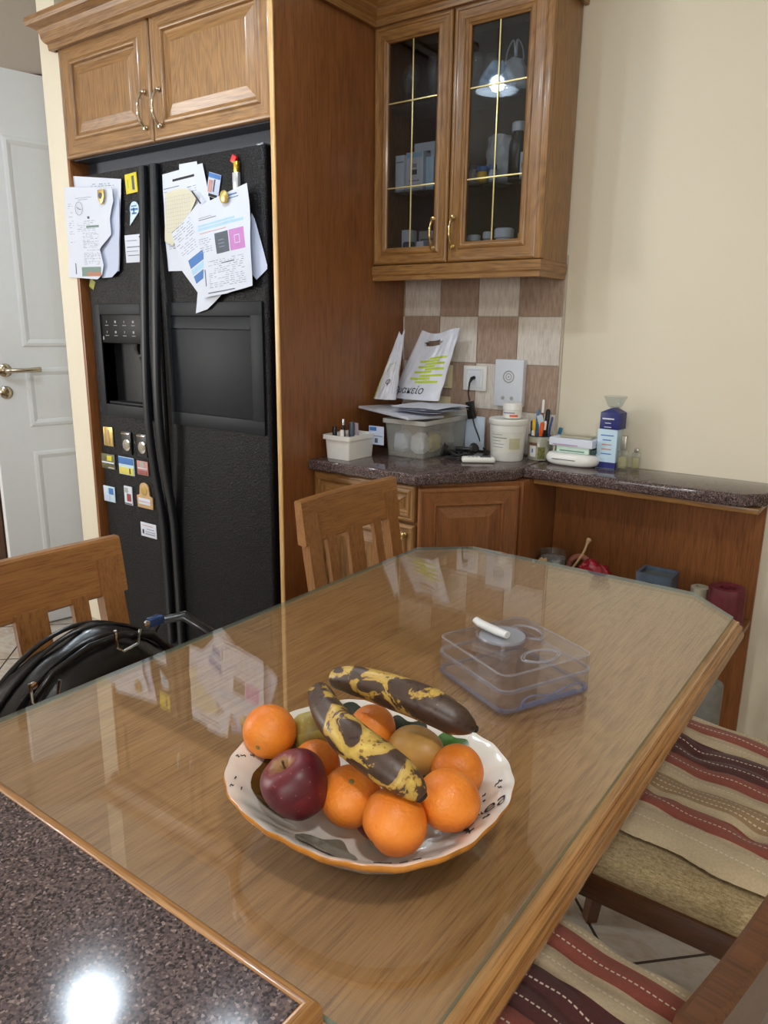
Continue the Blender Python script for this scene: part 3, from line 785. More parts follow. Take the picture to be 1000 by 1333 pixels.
def make_chair(label, loc, rz, dark=False):
    t = thing('dining_chair', label, 'chair', loc, rz)
    mx, mz, my = (CHD, CHD, CHD) if dark else (CHX, CHZ, CHX)
    q = MB()
    for s in (-1, 1):
        q.b2(-0.185, 0.225, s * 0.186 - 0.0125, s * 0.186 + 0.0125, 0.375, 0.422, 0.003)
    q.b2(0.203, 0.226, -0.186, 0.186, 0.375, 0.422, 0.003); q.b2(-0.205, -0.185, -0.16, 0.16, 0.375, 0.422, 0.003)
    build('seat_frame', q, CHD if not dark else CHD, t, world=False)
    q = MB()
    def pad(u, v):
        a = 2 * PI * u; ca, sa = math.cos(a), math.sin(a)
        sx = math.copysign(abs(ca) ** 0.28, ca); sy = math.copysign(abs(sa) ** 0.28, sa)
        prof = [(0.0, 0.0), (0.98, 0.0), (1.0, 0.012), (1.0, 0.030), (0.985, 0.040), (0.94, 0.0465), (0.80, 0.051), (0.5, 0.054), (0.0, 0.055)]
        r, z = prof[int(round(v * 8))]
        return Vector((0.012 + sx * 0.212 * r, sy * 0.197 * r, 0.419 + z))
    q.grid(pad, 64, 8, closed_u=True); bmesh.ops.remove_doubles(q.b, verts=q.b.verts, dist=1e-5); build('seat_pad', q, SEATF, t, world=False, angle=60)
    for s in (-1, 1):
        q = MB(); q.tube([(0.205, s * 0.178, 0.40), (0.212, s * 0.178, 0.30), (0.222, s * 0.176, 0.15), (0.240, s * 0.174, 0.0)], [0.024, 0.022, 0.0195, 0.0175], 4, upv=(1, 0.0, 0)); 
        bmesh.ops.bevel(q.b, geom=[e for e in q.b.edges if e.is_manifold and e.calc_face_angle() > 0.8], offset=0.002, segments=1, affect='EDGES')
        build('leg', q, CHD if not dark else CHD, t, world=False)
    for s in (-1, 1):       # rear leg runs up as the back post
        q = MB(); y = s * 0.163
        pts = [(-0.255, y, 0.0), (-0.215, y, 0.22), (-0.20, y, 0.42), (-0.212, y, 0.55), (-0.245, y, 0.74), (-0.262, y, 0.84)]
        for a_, b_ in zip(pts, pts[1:]): pass
        def post(u, v, pts=pts, y=y):
            k = v * (len(pts) - 1); i = min(int(k), len(pts) - 2); fr = k - i
            p = Vector(pts[i]).lerp(Vector(pts[i + 1]), fr); c = [(-1, -1), (1, -1), (1, 1), (-1, 1)][int(round(u * 4)) % 4]
            return Vector((p.x + c[0] * 0.0125, p.y + c[1] * 0.0225, p.z))
        q.grid(post, 4, len(pts) - 1, closed_u=True)
        bmesh.ops.holes_fill(q.b, edges=[e for e in q.b.edges if e.is_boundary])
        build('back_post', q, mz, t, world=False, smooth=False)
    def backx(z): return -0.200 - 0.062 * max(0, (z - 0.42) / 0.42) ** 1.25
    for y, w_ in ((-0.096, 0.016), (0.0, 0.030), (0.096, 0.016)):
        q = MB()
        def slat(u, v, y=y, w_=w_):
            z = 0.46 + 0.32 * v; c = [(-1, -1), (1, -1), (1, 1), (-1, 1)][int(round(u * 4)) % 4]
            return Vector((backx(z) + c[0] * 0.006, y + c[1] * w_, z))
        q.grid(slat, 4, 6, closed_u=True); bmesh.ops.holes_fill(q.b, edges=[e for e in q.b.edges if e.is_boundary])
        build('slat', q, mz, t, world=False, smooth=False)
    q = MB(); q.b2(-0.218, -0.200, -0.14, 0.14, 0.44, 0.475, 0.003); build('lower_rail', q, mx, t, world=False)
    q = MB()
    def rail(u, v):
        y = -0.195 + 0.39 * v; cr = -0.012 * (1 - (y / 0.195) ** 2)
        k = int(round(u * 8)) % 8
        prof = [(-0.012, 0.768), (0.009, 0.766), (0.013, 0.770), (-0.002, 0.872), (-0.006, 0.876), (-0.020, 0.876), (-0.024, 0.872), (-0.014, 0.770)]
        px_, pz = prof[k]
        return Vector((backx(0.80) + px_ + cr + 0.004, y, pz))
    q.grid(rail, 8, 14, closed_u=True); bmesh.ops.holes_fill(q.b, edges=[e for e in q.b.edges if e.is_boundary]); build('top_rail', q, mx, t, world=False, angle=30)
    return t

make_chair('near left oak slat back chair with a black handbag on it', (-0.985, 0.636, 0), 0.0)
make_chair('oak slat back chair left of the table, in front of the base cabinets', (-0.905, 1.463, 0), 0.0)
make_chair('farther dark wood chair on the right, olive beige seat under a striped cushion', (-0.196, 1.232, 0), PI, dark=True)
make_chair('dark wood chair in the near right corner, its backrest cut by the frame', (-0.298, 0.628, 0), PI - 0.11, dark=True)

def stripe_mat():
    mt, nt, b = new_mat('striped_cushion_cloth')
    tc = nt.nodes.new('ShaderNodeTexCoord'); sp = nt.nodes.new('ShaderNodeSeparateXYZ'); nt.links.new(tc.outputs['Object'], sp.inputs[0])
    v = math_n(nt, 'MULTIPLY_ADD', sp.outputs[1], 1 / 0.42, 0.5)          # 0..1 across the cushion
    BE, RD, MRN, TN = s2l((206, 186, 152)), s2l((152, 78, 62)), s2l((88, 44, 42)), s2l((168, 138, 100))
    st = [(0.0, BE), (0.13, RD), (0.24, BE), (0.275, TN), (0.385, BE), (0.475, RD), (0.575, MRN), (0.755, BE), (0.845, RD), (0.945, BE)]
    c = ramp(nt, v, st, 'CONSTANT')
    # stitched lines
    lines = [0.05, 0.105, 0.185, 0.30, 0.33, 0.36, 0.43, 0.525, 0.62, 0.70, 0.80, 0.89, 0.965]
    tot = None
    for l in lines:
        d = math_n(nt, 'LESS_THAN', math_n(nt, 'ABSOLUTE', math_n(nt, 'SUBTRACT', v, l)), 0.0028)
        tot = d if tot is None else math_n(nt, 'MAXIMUM', tot, d)
    dash = math_n(nt, 'LESS_THAN', math_n(nt, 'FRACT', math_n(nt, 'MULTIPLY', sp.outputs[0], 130.0)), 0.62)
    k = math_n(nt, 'MULTIPLY', tot, dash)
    n = tnoise(nt, tex_coord(nt), 260, 3, 0.7)
    c2 = mixc(nt, 0.55, c, ramp(nt, n, [(0.3, (0.72, 0.72, 0.72)), (0.7, (1.12, 1.12, 1.12))]), 'MULTIPLY')
    nt.links.new(mixc(nt, k, c2, s2l((226, 212, 190))), b.inputs['Base Color'])
    b.inputs['Roughness'].default_value = 0.95; b.inputs['Sheen Weight'].default_value = 0.3
    bump(nt, b, n, 0.4, 0.0012)
    return mt
STRIPE = stripe_mat()

def cushion(label, loc, rz, seed, W=0.21, D=0.20):
    rnd = random.Random(seed)
    q = MB(); n = 56
    lines = [(l - 0.5) * 0.42 for l in (0.13, 0.24, 0.385, 0.475, 0.575, 0.665, 0.755, 0.845, 0.945)]
    ph = rnd.random() * 9
    def top(s):
        def fn(u, v):
            x = (u * 2 - 1); y = (v * 2 - 1)
            e = (1 - abs(x) ** 6) * (1 - abs(y) ** 6); e = max(0, e) ** 0.45
            Y = y * W; X = x * (D + 0.006 * math.sin(y * 5 + ph))
            quilt = sum(math.exp(-((Y - l) / 0.006) ** 2) for l in lines)
            lump = noise.noise(Vector((X * 12 + ph, Y * 12, 0))) * 0.009
            tuft = sum(math.exp(-(((X - tx) ** 2 + (Y - ty) ** 2) / 0.0006)) for tx in (-0.09, 0.07) for ty in (-0.10, 0.08))
            if s > 0: z = 0.016 + e * (0.021 + lump) - 0.005 * quilt * e - 0.012 * tuft
            else: z = 0.015 - e * 0.009
            Y += 0.004 * math.sin(x * 9 + ph)
            sag = -0.010 * max(0, abs(y) - 0.93) * 10 * (0.3 if s > 0 else 0.3)
            return Vector((X, Y, z + sag))
        return fn
    q.grid(top(1), n, n); q.grid(top(-1), n, n)
    bmesh.ops.remove_doubles(q.b, verts=q.b.verts, dist=0.0012)
    o = build('seat_cushion', q, STRIPE, None, angle=80); o.location = loc; o.rotation_euler = (0, 0, rz)
    o['label'] = label; o['category'] = 'cushion'
    return o
cushion('maroon and beige striped cushion on the farther right chair', (-0.175, 1.300, 0.468), -0.13, 3, 0.218, 0.205)
cushion('maroon and beige striped cushion in the bottom right corner on the near chair', (-0.285, 0.635, 0.468), -0.115, 8, 0.212, 0.205)

# ================================================================ HANDBAG on the left chair
t = thing('handbag', 'black leather handbag with silver buckles lying on the left chair', 'bag', (-1.06, 0.62, 0.476))
q = MB()
def bag(u, v):
    a = 2 * PI * u; ph = PI * v
    sx = math.sin(ph) ** 0.75 * math.cos(a); sy = math.sin(ph) ** 0.6 * math.sin(a); sz = math.cos(ph)
    sx = math.copysign(abs(sx) ** 0.8, sx); sy = math.copysign(abs(sy) ** 0.75, sy)
    y = sy * 0.225; z = 0.635 + math.copysign(abs(sz) ** 0.75, sz) * 0.155
    if z > 0.64: z -= 0.16 * (abs(y + -0.01) / 0.225) ** 2 * (z - 0.64) / 0.155 * 1.1
    th = 0.095 * (1 - 0.45 * max(0, (z - 0.60) / 0.2))
    x = sx * th
    f_ = noise.noise(Vector((x * 14, y * 14, z * 14))) * 0.010 + noise.noise(Vector((x * 40, y * 40, z * 40))) * 0.003
    return Vector((-1.065 + x * (1 + f_ * 6), 0.625 + y, z + f_))
q.grid(bag, 64, 40, closed_u=True); bmesh.ops.remove_doubles(q.b, verts=q.b.verts, dist=1e-4)
mz_ = min(v.co.z for v in q.b.verts)
for v in q.b.verts: v.co.z = max(v.co.z, 0.4775)
build('body', q, BLKL, t, angle=70)
def bagtop(y): return 0.790 - 0.172 * (abs(y - 0.635) / 0.225) ** 2
q = MB()
for dx in (-0.038, 0.034):
    q.tube([(-1.062 + dx, 0.435 + 0.39 * i / 30, bagtop(0.435 + 0.39 * i / 30) - 0.004) for i in range(31)], 0.0042, 8)
q.tube([(-1.062, 0.45 + 0.36 * i / 30, bagtop(0.45 + 0.36 * i / 30) + 0.003) for i in range(31)], 0.0032, 8)
build('piping', q, BLKL, t)
q = MB()
q.tube([(-1.00, 0.50, 0.70), (-0.995, 0.505, 0.74), (-1.00, 0.54, 0.768), (-1.01, 0.61, 0.784), (-1.01, 0.67, 0.784), (-1.00, 0.72, 0.770), (-0.99, 0.745, 0.735), (-0.99, 0.75, 0.69)], 0.0065, 12, flat=0.7)
build('carry_handle', q, BLKL, t)
q = MB()
q.tube([(-1.10, 0.77, 0.69), (-1.09, 0.80, 0.745), (-1.06, 0.835, 0.752), (-1.02, 0.868, 0.715), (-0.99, 0.875, 0.66), (-0.985, 0.86, 0.60)], 0.011, 12, flat=0.5)
build('shoulder_strap', q, BLKL, t)
for (y, z, r) in ((0.520, 0.748, 0.1), (0.665, 0.782, -0.2)):
    q = MB(); pts = [(-0.992, y + a, z + b_) for a, b_ in ((-0.020, 0.022), (-0.019, -0.008), (-0.008, -0.018), (0.020, -0.014), (0.026, 0.010))]
    q.tube(pts, 0.0026, 8); build('buckle_ring', q, CHROME, t)
q = MB(); q.box((-1.015, 0.738, 0.785), (0.016, 0.030, 0.016), None, 0.005); build('blue_clasp', q, plain('blue_enamel', (50, 78, 128), 0.2, 0.5), t)
for (y, z) in ((0.505, 0.765), (0.705, 0.796)):
    q = MB(); q.lathe([(0, 0), (0.006, 0.001), (0.006, 0.004), (0, 0.006)], (-0.994, y, z), 14, Matrix.Rotation(PI / 2, 3, 'Y')); build('rivet', q, CHROME, t)

# ================================================================ FRUIT BOWL
BC = Vector((-0.402, 0.536, GT))
t = thing('fruit_bowl', 'white glazed ceramic fruit bowl with a wavy ochre rim on the dining table', 'bowl', tuple(BC))
CER = plain('white_glazed_ceramic', (232, 228, 220), 0.12, coat=0.6, var=0.03, vscale=14)
RIMC = plain('ochre_glazed_rim', (196, 128, 48), 0.2, coat=0.5, var=0.25, vscale=40)
BROWNG = plain('brown_glaze_patch', (104, 74, 34), 0.15, coat=0.5, var=0.3, vscale=25)
GREENG = plain('green_leaf_glaze', (62, 104, 44), 0.15, coat=0.5, var=0.35, vscale=40)
DGREEN = plain('dark_leaf_glaze', (38, 48, 36), 0.15, coat=0.5, var=0.4, vscale=40)
def bowl_r(a):     # plan radius of the rim, a slightly squared oval
    c, s_ = abs(math.cos(a)) / 0.1420, abs(math.sin(a)) / 0.1310
    return (c ** 2.35 + s_ ** 2.35) ** (-1 / 2.35) + 0.0006 * math.cos(26 * a)
# (fraction of rim radius, height)
inn = [(0.0, 0.009), (0.30, 0.009), (0.48, 0.012), (0.62, 0.020), (0.74, 0.033), (0.84, 0.046), (0.91, 0.055), (0.965, 0.0605)]
outp = [(1.0, 0.0625), (1.005, 0.0605), (0.985, 0.0560), (0.93, 0.050), (0.86, 0.040), (0.76, 0.026), (0.64, 0.013), (0.54, 0.006), (0.50, 0.0), (0.0, 0.0)]
def bowl_pt(a, k, h):
    w_ = 0.0007 * math.cos(13 * a + 0.5) * max(0, (k - 0.85) / 0.15)
    return BC + Vector((math.cos(a) * bowl_r(a) * k, math.sin(a) * bowl_r(a) * k, h + w_))
def shell(prof, name, mat_):
    q = MB(); q.grid(lambda u, v: bowl_pt(2 * PI * u, *prof[int(round(v * (len(prof) - 1)))]), 260, len(prof) - 1, closed_u=True)
    bmesh.ops.remove_doubles(q.b, verts=q.b.verts, dist=1e-5); return q
full = inn + outp
q = shell(full, 'dish', CER)
o = build('dish', q, CER, t, angle=60)
q = shell([(0.955, 0.0606), (0.985, 0.0625), (1.001, 0.0636), (1.009, 0.0610), (0.990, 0.0550), (0.960, 0.0530), (0.955, 0.0606)], 'rim', RIMC)
q.b.free()
q = shell([(1.0005, 0.0630), (1.009, 0.0608), (0.990, 0.0553), (0.955, 0.0517), (0.935, 0.0498)], 'rim', RIMC); build('rim_band', q, RIMC, t, angle=60)
def inner_h(k):
    for (k0, h0), (k1, h1) in zip(inn, inn[1:]):
        if k <= k1: return h0 + (h1 - h0) * (k - k0) / (k1 - k0)
    return 0.061
def patch(name, a0, a1, k0, k1, mat_, wob=0.0, n=18):
    q = MB()
    def fn(u, v):
        a = a0 + (a1 - a0) * u; e = math.sin(PI * u) ** 0.5 if wob else 1
        km = (k0 + k1) / 2; k = km + (v - 0.5) * (k1 - k0) * e + wob * 0.03 * math.sin(u * 9)
        return bowl_pt(a, k, inner_h(k)) + Vector((-math.cos(a) * 0.0006, -math.sin(a) * 0.0006, 0.0006))
    q.grid(fn, n, 8); return build(name, q, mat_, t, angle=80)
R_ = math.radians
patch('painted_brown_patch', R_(165), R_(232), 0.42, 0.86, BROWNG, 1)
patch('painted_dark_leaf', R_(128), R_(160), 0.70, 0.97, DGREEN, 1)
patch('painted_green_leaf', R_(60), R_(86), 0.52, 0.93, GREENG, 1)
patch('painted_green_leaf', R_(88), R_(118), 0.60, 0.92, DGREEN, 1)
patch('painted_grey_green_patch', R_(250), R_(300), 0.42, 0.72, plain('grey_green_glaze', (120, 118, 104), 0.15, coat=0.5, var=0.3), 1)  # grey green glaze patch, low on the near inner wall
q = MB(); rnd = random.Random(4)
def stroke(q, a, k, L_, da, dk, r=0.0006):
    pts = []
    for i in range(6):
        s_ = i / 5; aa = a + da * s_ + 0.01 * math.sin(s_ * 7); kk = k + dk * s_
        pts.append(bowl_pt(aa, kk, inner_h(kk)) + Vector((-math.cos(aa), -math.sin(aa), 1)) * 0.0004)
    q.tube(pts, r, 5)
for i in range(16):
    a = R_(rnd.uniform(-8, 34)); k = rnd.uniform(0.78, 0.95)
    stroke(q, a, k, 0, rnd.uniform(-0.04, 0.05), rnd.uniform(-0.04, 0.05), 0.0005)
for i in range(9):
    a = R_(rnd.uniform(188, 232)); k = rnd.uniform(0.90, 0.955); stroke(q, a, k, 0, rnd.uniform(-0.05, 0.05), rnd.uniform(-0.03, 0.03), 0.0005)
for i in range(5):
    a = R_(rnd.uniform(-52, -36)); k = rnd.uniform(0.88, 0.95); stroke(q, a, k, 0, 0.05, 0.01, 0.0004)
build('painted_script', q, INKB, t)
# the black italic letters "ea" on the inner wall, right
def bowl_k(x, y):
    a = math.atan2(y - BC.y, x - BC.x); return a, math.hypot(x - BC.x, y - BC.y) / bowl_r(a)
cu = bpy.data.curves.new('lettering', 'FONT'); cu.body = 'ea'; cu.size = 0.030; cu.shear = 0.35; cu.resolution_u = 3
to = bpy.data.objects.new('lettering_source', cu); COL.objects.link(to)
me = bpy.data.meshes.new_from_object(to.evaluated_get(bpy.context.evaluated_depsgraph_get())); bpy.data.objects.remove(to); bpy.data.curves.remove(cu)
q = MB(); q.b.from_mesh(me); bpy.data.meshes.remove(me)
bmesh.ops.triangulate(q.b, faces=list(q.b.faces))
bmesh.ops.subdivide_edges(q.b, edges=[e for e in q.b.edges if e.calc_length() > 0.003], cuts=1)
for v in q.b.verts:
    X = -0.2815 + v.co.x * 0.66 - v.co.y * 0.62; Y = 0.5560 + v.co.x * 0.60 + v.co.y * 0.66
    a, k = bowl_k(X, Y); k = min(k, 0.965)
    v.co = bowl_pt(a, k, inner_h(k)) + Vector((-math.cos(a), -math.sin(a), 1.2)) * 0.0007
build('painted_letters', q, INKB, t, smooth=False)

def peel(name, c1, c2, c3):
    mt, nt, b = new_mat(name)
    n = tnoise(nt, tex_coord(nt), 26, 4); p = tnoise(nt, tex_coord(nt), 300, 2, 0.5); sp = tnoise(nt, tex_coord(nt, loc=(3, 1, 2)), 70, 2, 0.5)
    c = ramp(nt, n, [(0.3, s2l(c2)), (0.6, s2l(c1)), (0.8, s2l(c3))])
    nt.links.new(mixc(nt, 0.8, c, ramp(nt, sp, [(0.24, (0.45, 0.35, 0.3)), (0.29, (1, 1, 1))]), 'MULTIPLY'), b.inputs['Base Color'])
    b.inputs['Roughness'].default_value = 0.46
    bump(nt, b, p, 0.6, 0.0012)
    return mt
PEEL = peel('orange_peel', (230, 134, 42), (214, 112, 28), (238, 152, 62))

def tilt(ax, ay, az=0.0): return Matrix.Rotation(az, 3, 'Z') @ Matrix.Rotation(ay, 3, 'Y') @ Matrix.Rotation(ax, 3, 'X')
def orange(label, c, r, rot, sq=0.93, kind='orange', cat='fruit'):
    t = thing('orange', label, 'orange', tuple(c), group='oranges in the fruit bowl')
    q = MB(); prof = []; n = 28
    for i in range(n + 1):
        a = PI * i / n; rr = r * math.sin(a); z = -r * sq * math.cos(a)
        if i > n - 5: z -= r * 0.075 * (1 - (n - i) / 5) ** 1.2
        prof.append((max(rr, 0) if 0 < i < n else 0, z))
    sd = rot[0] * 7 + rot[1]
    def rf(a, z, rr): return 1 + 0.02 * noise.noise(Vector((math.cos(a) * 1.5, math.sin(a) * 1.5, z * 30 + sd))) + (0.02 * math.cos(9 * a) if z > r * 0.8 else 0)
    q.lathe(prof, (0, 0, 0), 48, tilt(*rot), rf=rf); q.b.transform(Matrix.Translation(c)); build('peel', q, PEEL, t, angle=80)
    q = MB(); q.lathe([(0, 0.0), (r * 0.07, 0), (r * 0.09, r * 0.03), (r * 0.04, r * 0.05), (0, r * 0.045)], (0, 0, 0), 10, None)
    q.b.transform(Matrix.Translation(c) @ (tilt(*rot).to_4x4()) @ Matrix.Translation((0, 0, r * sq * 0.915))); build('stem_button', q, plain('green_brown_stem', (126, 116, 60), 0.7), t)
    return t
orange('orange at the very front of the fruit bowl', Vector((-0.339, 0.492, 0.8365)), 0.0312, (2.2, 0.6))
orange('large orange on the right side of the bowl, nearest the black painted letters', Vector((-0.311, 0.541, 0.8435)), 0.0305, (-0.9, 0.3, 0.4))
orange('orange with a dimpled top in the middle, right of the red apple', Vector((-0.399, 0.503, 0.832)), 0.0302, (0.35, 0.3))
orange('orange half hidden behind the right hand orange', Vector((-0.332, 0.593, 0.839)), 0.0272, (1.0, 0.8))
orange('orange peeping out behind the red apple', Vector((-0.458, 0.517, 0.834)), 0.0275, (0.9, -0.6))
orange('orange at the left end of the fruit bowl', Vector((-0.518, 0.512, 0.856)), 0.0292, (1.9, -0.9))
orange('orange under the upper banana at the back of the bowl', Vector((-0.443, 0.596, 0.847)), 0.0262, (1.0, 0.9))

def apple_mat(name, top, side, low, fleck):
    mt, nt, b = new_mat(name)
    tc = nt.nodes.new('ShaderNodeTexCoord'); sp = nt.nodes.new('ShaderNodeSeparateXYZ'); nt.links.new(tc.outputs['Object'], sp.inputs[0])
    n = tnoise(nt, tex_coord(nt, (1, 1, 0.25)), 60, 4, 0.6)
    r2 = math_n(nt, 'ADD', math_n(nt, 'POWER', sp.outputs[0], 2.0), math_n(nt, 'POWER', sp.outputs[1], 2.0))
    k = math_n(nt, 'ADD', math_n(nt, 'MULTIPLY', math_n(nt, 'SQRT', r2), 22.0), math_n(nt, 'MULTIPLY', n, 0.55))
    up_ = math_n(nt, 'GREATER_THAN', sp.outputs[2], 0.004)
    c_top = ramp(nt, k, [(0.42, s2l(top)), (0.62, s2l(side)), (0.95, s2l(low))])
    c_low = ramp(nt, n, [(0.3, s2l(low)), (0.7, s2l(side))])
    c = mixc(nt, up_, c_low, c_top)
    vo = nt.nodes.new('ShaderNodeTexVoronoi'); vo.inputs['Scale'].default_value = 150; nt.links.new(tc.outputs['Object'], vo.inputs['Vector'])
    dots = ramp(nt, vo.outputs['Distance'], [(0.10, (1, 1, 1)), (0.16, (0, 0, 0))])
    nt.links.new(mixc(nt, math_n(nt, 'MULTIPLY', dots, 0.35), c, s2l(fleck)), b.inputs['Base Color'])
    b.inputs['Roughness'].default_value = 0.42
    return mt
RAP = apple_mat('red_apple_skin', (150, 110, 66), (108, 26, 34), (80, 16, 26), (180, 120, 110))
GAP = apple_mat('green_apple_skin', (150, 140, 60), (178, 168, 84), (140, 118, 56), (200, 196, 130))
def apple(name, label, c, r, rot, mat_, cat):
    o_M = Matrix.Translation(c) @ tilt(*rot).to_4x4()
    t = bpy.data.objects.new(name, None); COL.objects.link(t); t.empty_display_size = 0.03; t.location = c
    t['label'] = label; t['category'] = cat; ROOT[t.name] = Matrix.Translation(c)
    prof = [(0, -0.70), (0.12, -0.74), (0.28, -0.86), (0.42, -0.90), (0.62, -0.80), (0.82, -0.52), (0.95, -0.15), (1.0, 0.15), (0.97, 0.42), (0.85, 0.68), (0.66, 0.84), (0.46, 0.89), (0.28, 0.83), (0.14, 0.70), (0.05, 0.58), (0, 0.56)]
    q = MB()
    def cr(p0, p1, p2, p3, s_): return 0.5 * ((2 * p1) + (-p0 + p2) * s_ + (2 * p0 - 5 * p1 + 4 * p2 - p3) * s_ * s_ + (-p0 + 3 * p1 - 3 * p2 + p3) * s_ ** 3)
    fine = []
    for i in range(len(prof) - 1):
        P = [prof[max(0, i - 1)], prof[i], prof[i + 1], prof[min(len(prof) - 1, i + 2)]]
        for s_ in (0, 0.33, 0.66): fine.append((max(0.0, cr(*[p[0] for p in P], s_)) * r if (i or s_) else 0.0, cr(*[p[1] for p in P], s_) * r))
    fine.append((0, prof[-1][1] * r))
    q.lathe(fine, (0, 0, 0), 44, rf=lambda a, z, rr: 1 + 0.018 * math.cos(5 * a + 0.6) + 0.012 * math.cos(2 * a))
    o = build('flesh', q, mat_, t, world=False, angle=80); o.rotation_euler = tilt(*rot).to_euler()
    q = MB(); q.tube([(0, 0, r * 0.55), (r * 0.02, 0, r * 0.8), (r * 0.09, 0.0, r * 0.98)], [r * 0.035, r * 0.03, r * 0.045], 8)
    o = build('stem', q, plain('apple_stem', (84, 62, 36), 0.8), t, world=False); o.rotation_euler = tilt(*rot).to_euler()
    return t
apple('apple', 'dark red apple at the left front of the fruit bowl', Vector((-0.438, 0.467, 0.8475)), 0.0322, (0.35, -0.35), RAP, 'apple')
apple('apple', 'dark red apple underneath, mostly hidden below the front oranges', Vector((-0.372, 0.508, 0.812)), 0.0175, (2.6, 0.2), RAP, 'apple')
apple('apple', 'yellow green apple behind the left orange, beside the banana', Vector((-0.488, 0.556, 0.843)), 0.0285, (-0.25, -0.5), GAP, 'apple')
# tan oval fruit
q = MB(); prof = []
for i in range(25):
    a = PI * i / 24; prof.append((0.0255 * math.sin(a) * (1 + 0.06 * math.cos(a)) if 0 < i < 24 else 0, -0.0345 * math.cos(a)))
q.lathe(prof, (0, 0, 0), 40, tilt(0.4, 1.35, 0.25)); q.b.transform(Matrix.Translation((-0.384, 0.596, 0.842)))
single('pear', q, plain('tan_pear_skin', (186, 142, 74), 0.45, var=0.28, vscale=22), 'smooth tan brown pear lying on its side right of the lower banana', 'pear', (-0.384, 0.596, 0.842), angle=80)

def banana_mat(name, seed, thr):
    mt, nt, b = new_mat(name)
    n = tnoise(nt, tex_coord(nt, (1, 1, 1), loc=(seed, seed * 2, 0)), 24, 5, 0.6, 1.2)
    fk = tnoise(nt, tex_coord(nt, loc=(seed, 0, 3)), 190, 2, 0.5)
    c = ramp(nt, n, [(0.30, s2l((54, 38, 30))), (thr, s2l((74, 54, 42))), (thr + 0.02, s2l((180, 146, 66))), (0.75, s2l((214, 186, 100)))])
    dots = ramp(nt, fk, [(0.33, (0.30, 0.18, 0.10)), (0.40, (1, 1, 1))])
    nt.links.new(mixc(nt, 0.8, c, dots, 'MULTIPLY'), b.inputs['Base Color'])
    b.inputs['Roughness'].default_value = 0.42
    bump(nt, b, n, 0.15, 0.001)
    return mt
TIPM = plain('black_banana_tip', (34, 28, 22), 0.7)
def spline(pts, n):
    P = [Vector(p) for p in pts]; out = []
    for i in range(len(P) - 1):
        a, b_, c, d = P[max(0, i - 1)], P[i], P[i + 1], P[min(len(P) - 1, i + 2)]
        for k in range(n):
            s_ = k / n; out.append(0.5 * ((2 * b_) + (-a + c) * s_ + (2 * a - 5 * b_ + 4 * c - d) * s_ * s_ + (-a + 3 * b_ - 3 * c + d) * s_ ** 3))
    out.append(P[-1]); return out
def banana(label, pts, rad, mat_):
    t = thing('banana', label, 'banana', tuple(pts[len(pts) // 2]), group='overripe bananas')
    C_ = spline(pts, 7); N = len(C_)
    def rd(s_):
        k = s_ * (len(rad) - 1); i = min(int(k), len(rad) - 2); return rad[i] + (rad[i + 1] - rad[i]) * (k - i)
    q = MB(); tt = q.b; rings = []; pu = Vector((0, 0, 1)); n = 20
    for i, p in enumerate(C_):
        d = (C_[min(N - 1, i + 1)] - C_[max(0, i - 1)]).normalized(); u = (pu - d * pu.dot(d)).normalized(); pu = u; s_ = d.cross(u)
        rr = rd(i / (N - 1))
        rings.append([tt.verts.new(p + (u * math.cos(a) + s_ * math.sin(a)) * rr * (1 + 0.035 * math.cos(5 * a))) for a in [2 * PI * k / n for k in range(n)]])
    for A, B in zip(rings, rings[1:]):
        for k in range(n): tt.faces.new((A[k], A[(k + 1) % n], B[(k + 1) % n], B[k]))
    tt.faces.new(rings[0]); tt.faces.new(rings[-1])
    build('peel', q, mat_, t, angle=50)
    q = MB(); d = (C_[-1] - C_[-3]).normalized(); q.tube([C_[-1] - d * 0.002, C_[-1] + d * 0.004], [rad[-1] * 1.04, rad[-1] * 0.7], 10); build('blossom_tip', q, TIPM, t)
    return t
banana('upper brown speckled banana lying across the back of the fruit', [(-0.4844, 0.5813, 0.902), (-0.4551, 0.5828, 0.9065), (-0.4047, 0.5847, 0.908), (-0.3657, 0.5912, 0.903), (-0.3392, 0.5962, 0.895), (-0.3281, 0.6017, 0.889), (-0.3224, 0.6064, 0.885)],
       [0.0105, 0.0158, 0.0182, 0.0186, 0.0168, 0.011, 0.005], banana_mat('mottled_banana_peel', 1.7, 0.515))
banana('lower brown speckled banana slanting down between the oranges', [(-0.4700, 0.5390, 0.905), (-0.4389, 0.5148, 0.905), (-0.3985, 0.4977, 0.900), (-0.3622, 0.4943, 0.892), (-0.3374, 0.495, 0.884), (-0.3236, 0.4977, 0.876), (-0.317, 0.500, 0.869)],
       [0.0125, 0.0160, 0.0184, 0.0184, 0.0170, 0.013, 0.008], banana_mat('spotted_banana_peel', 5.3, 0.52))

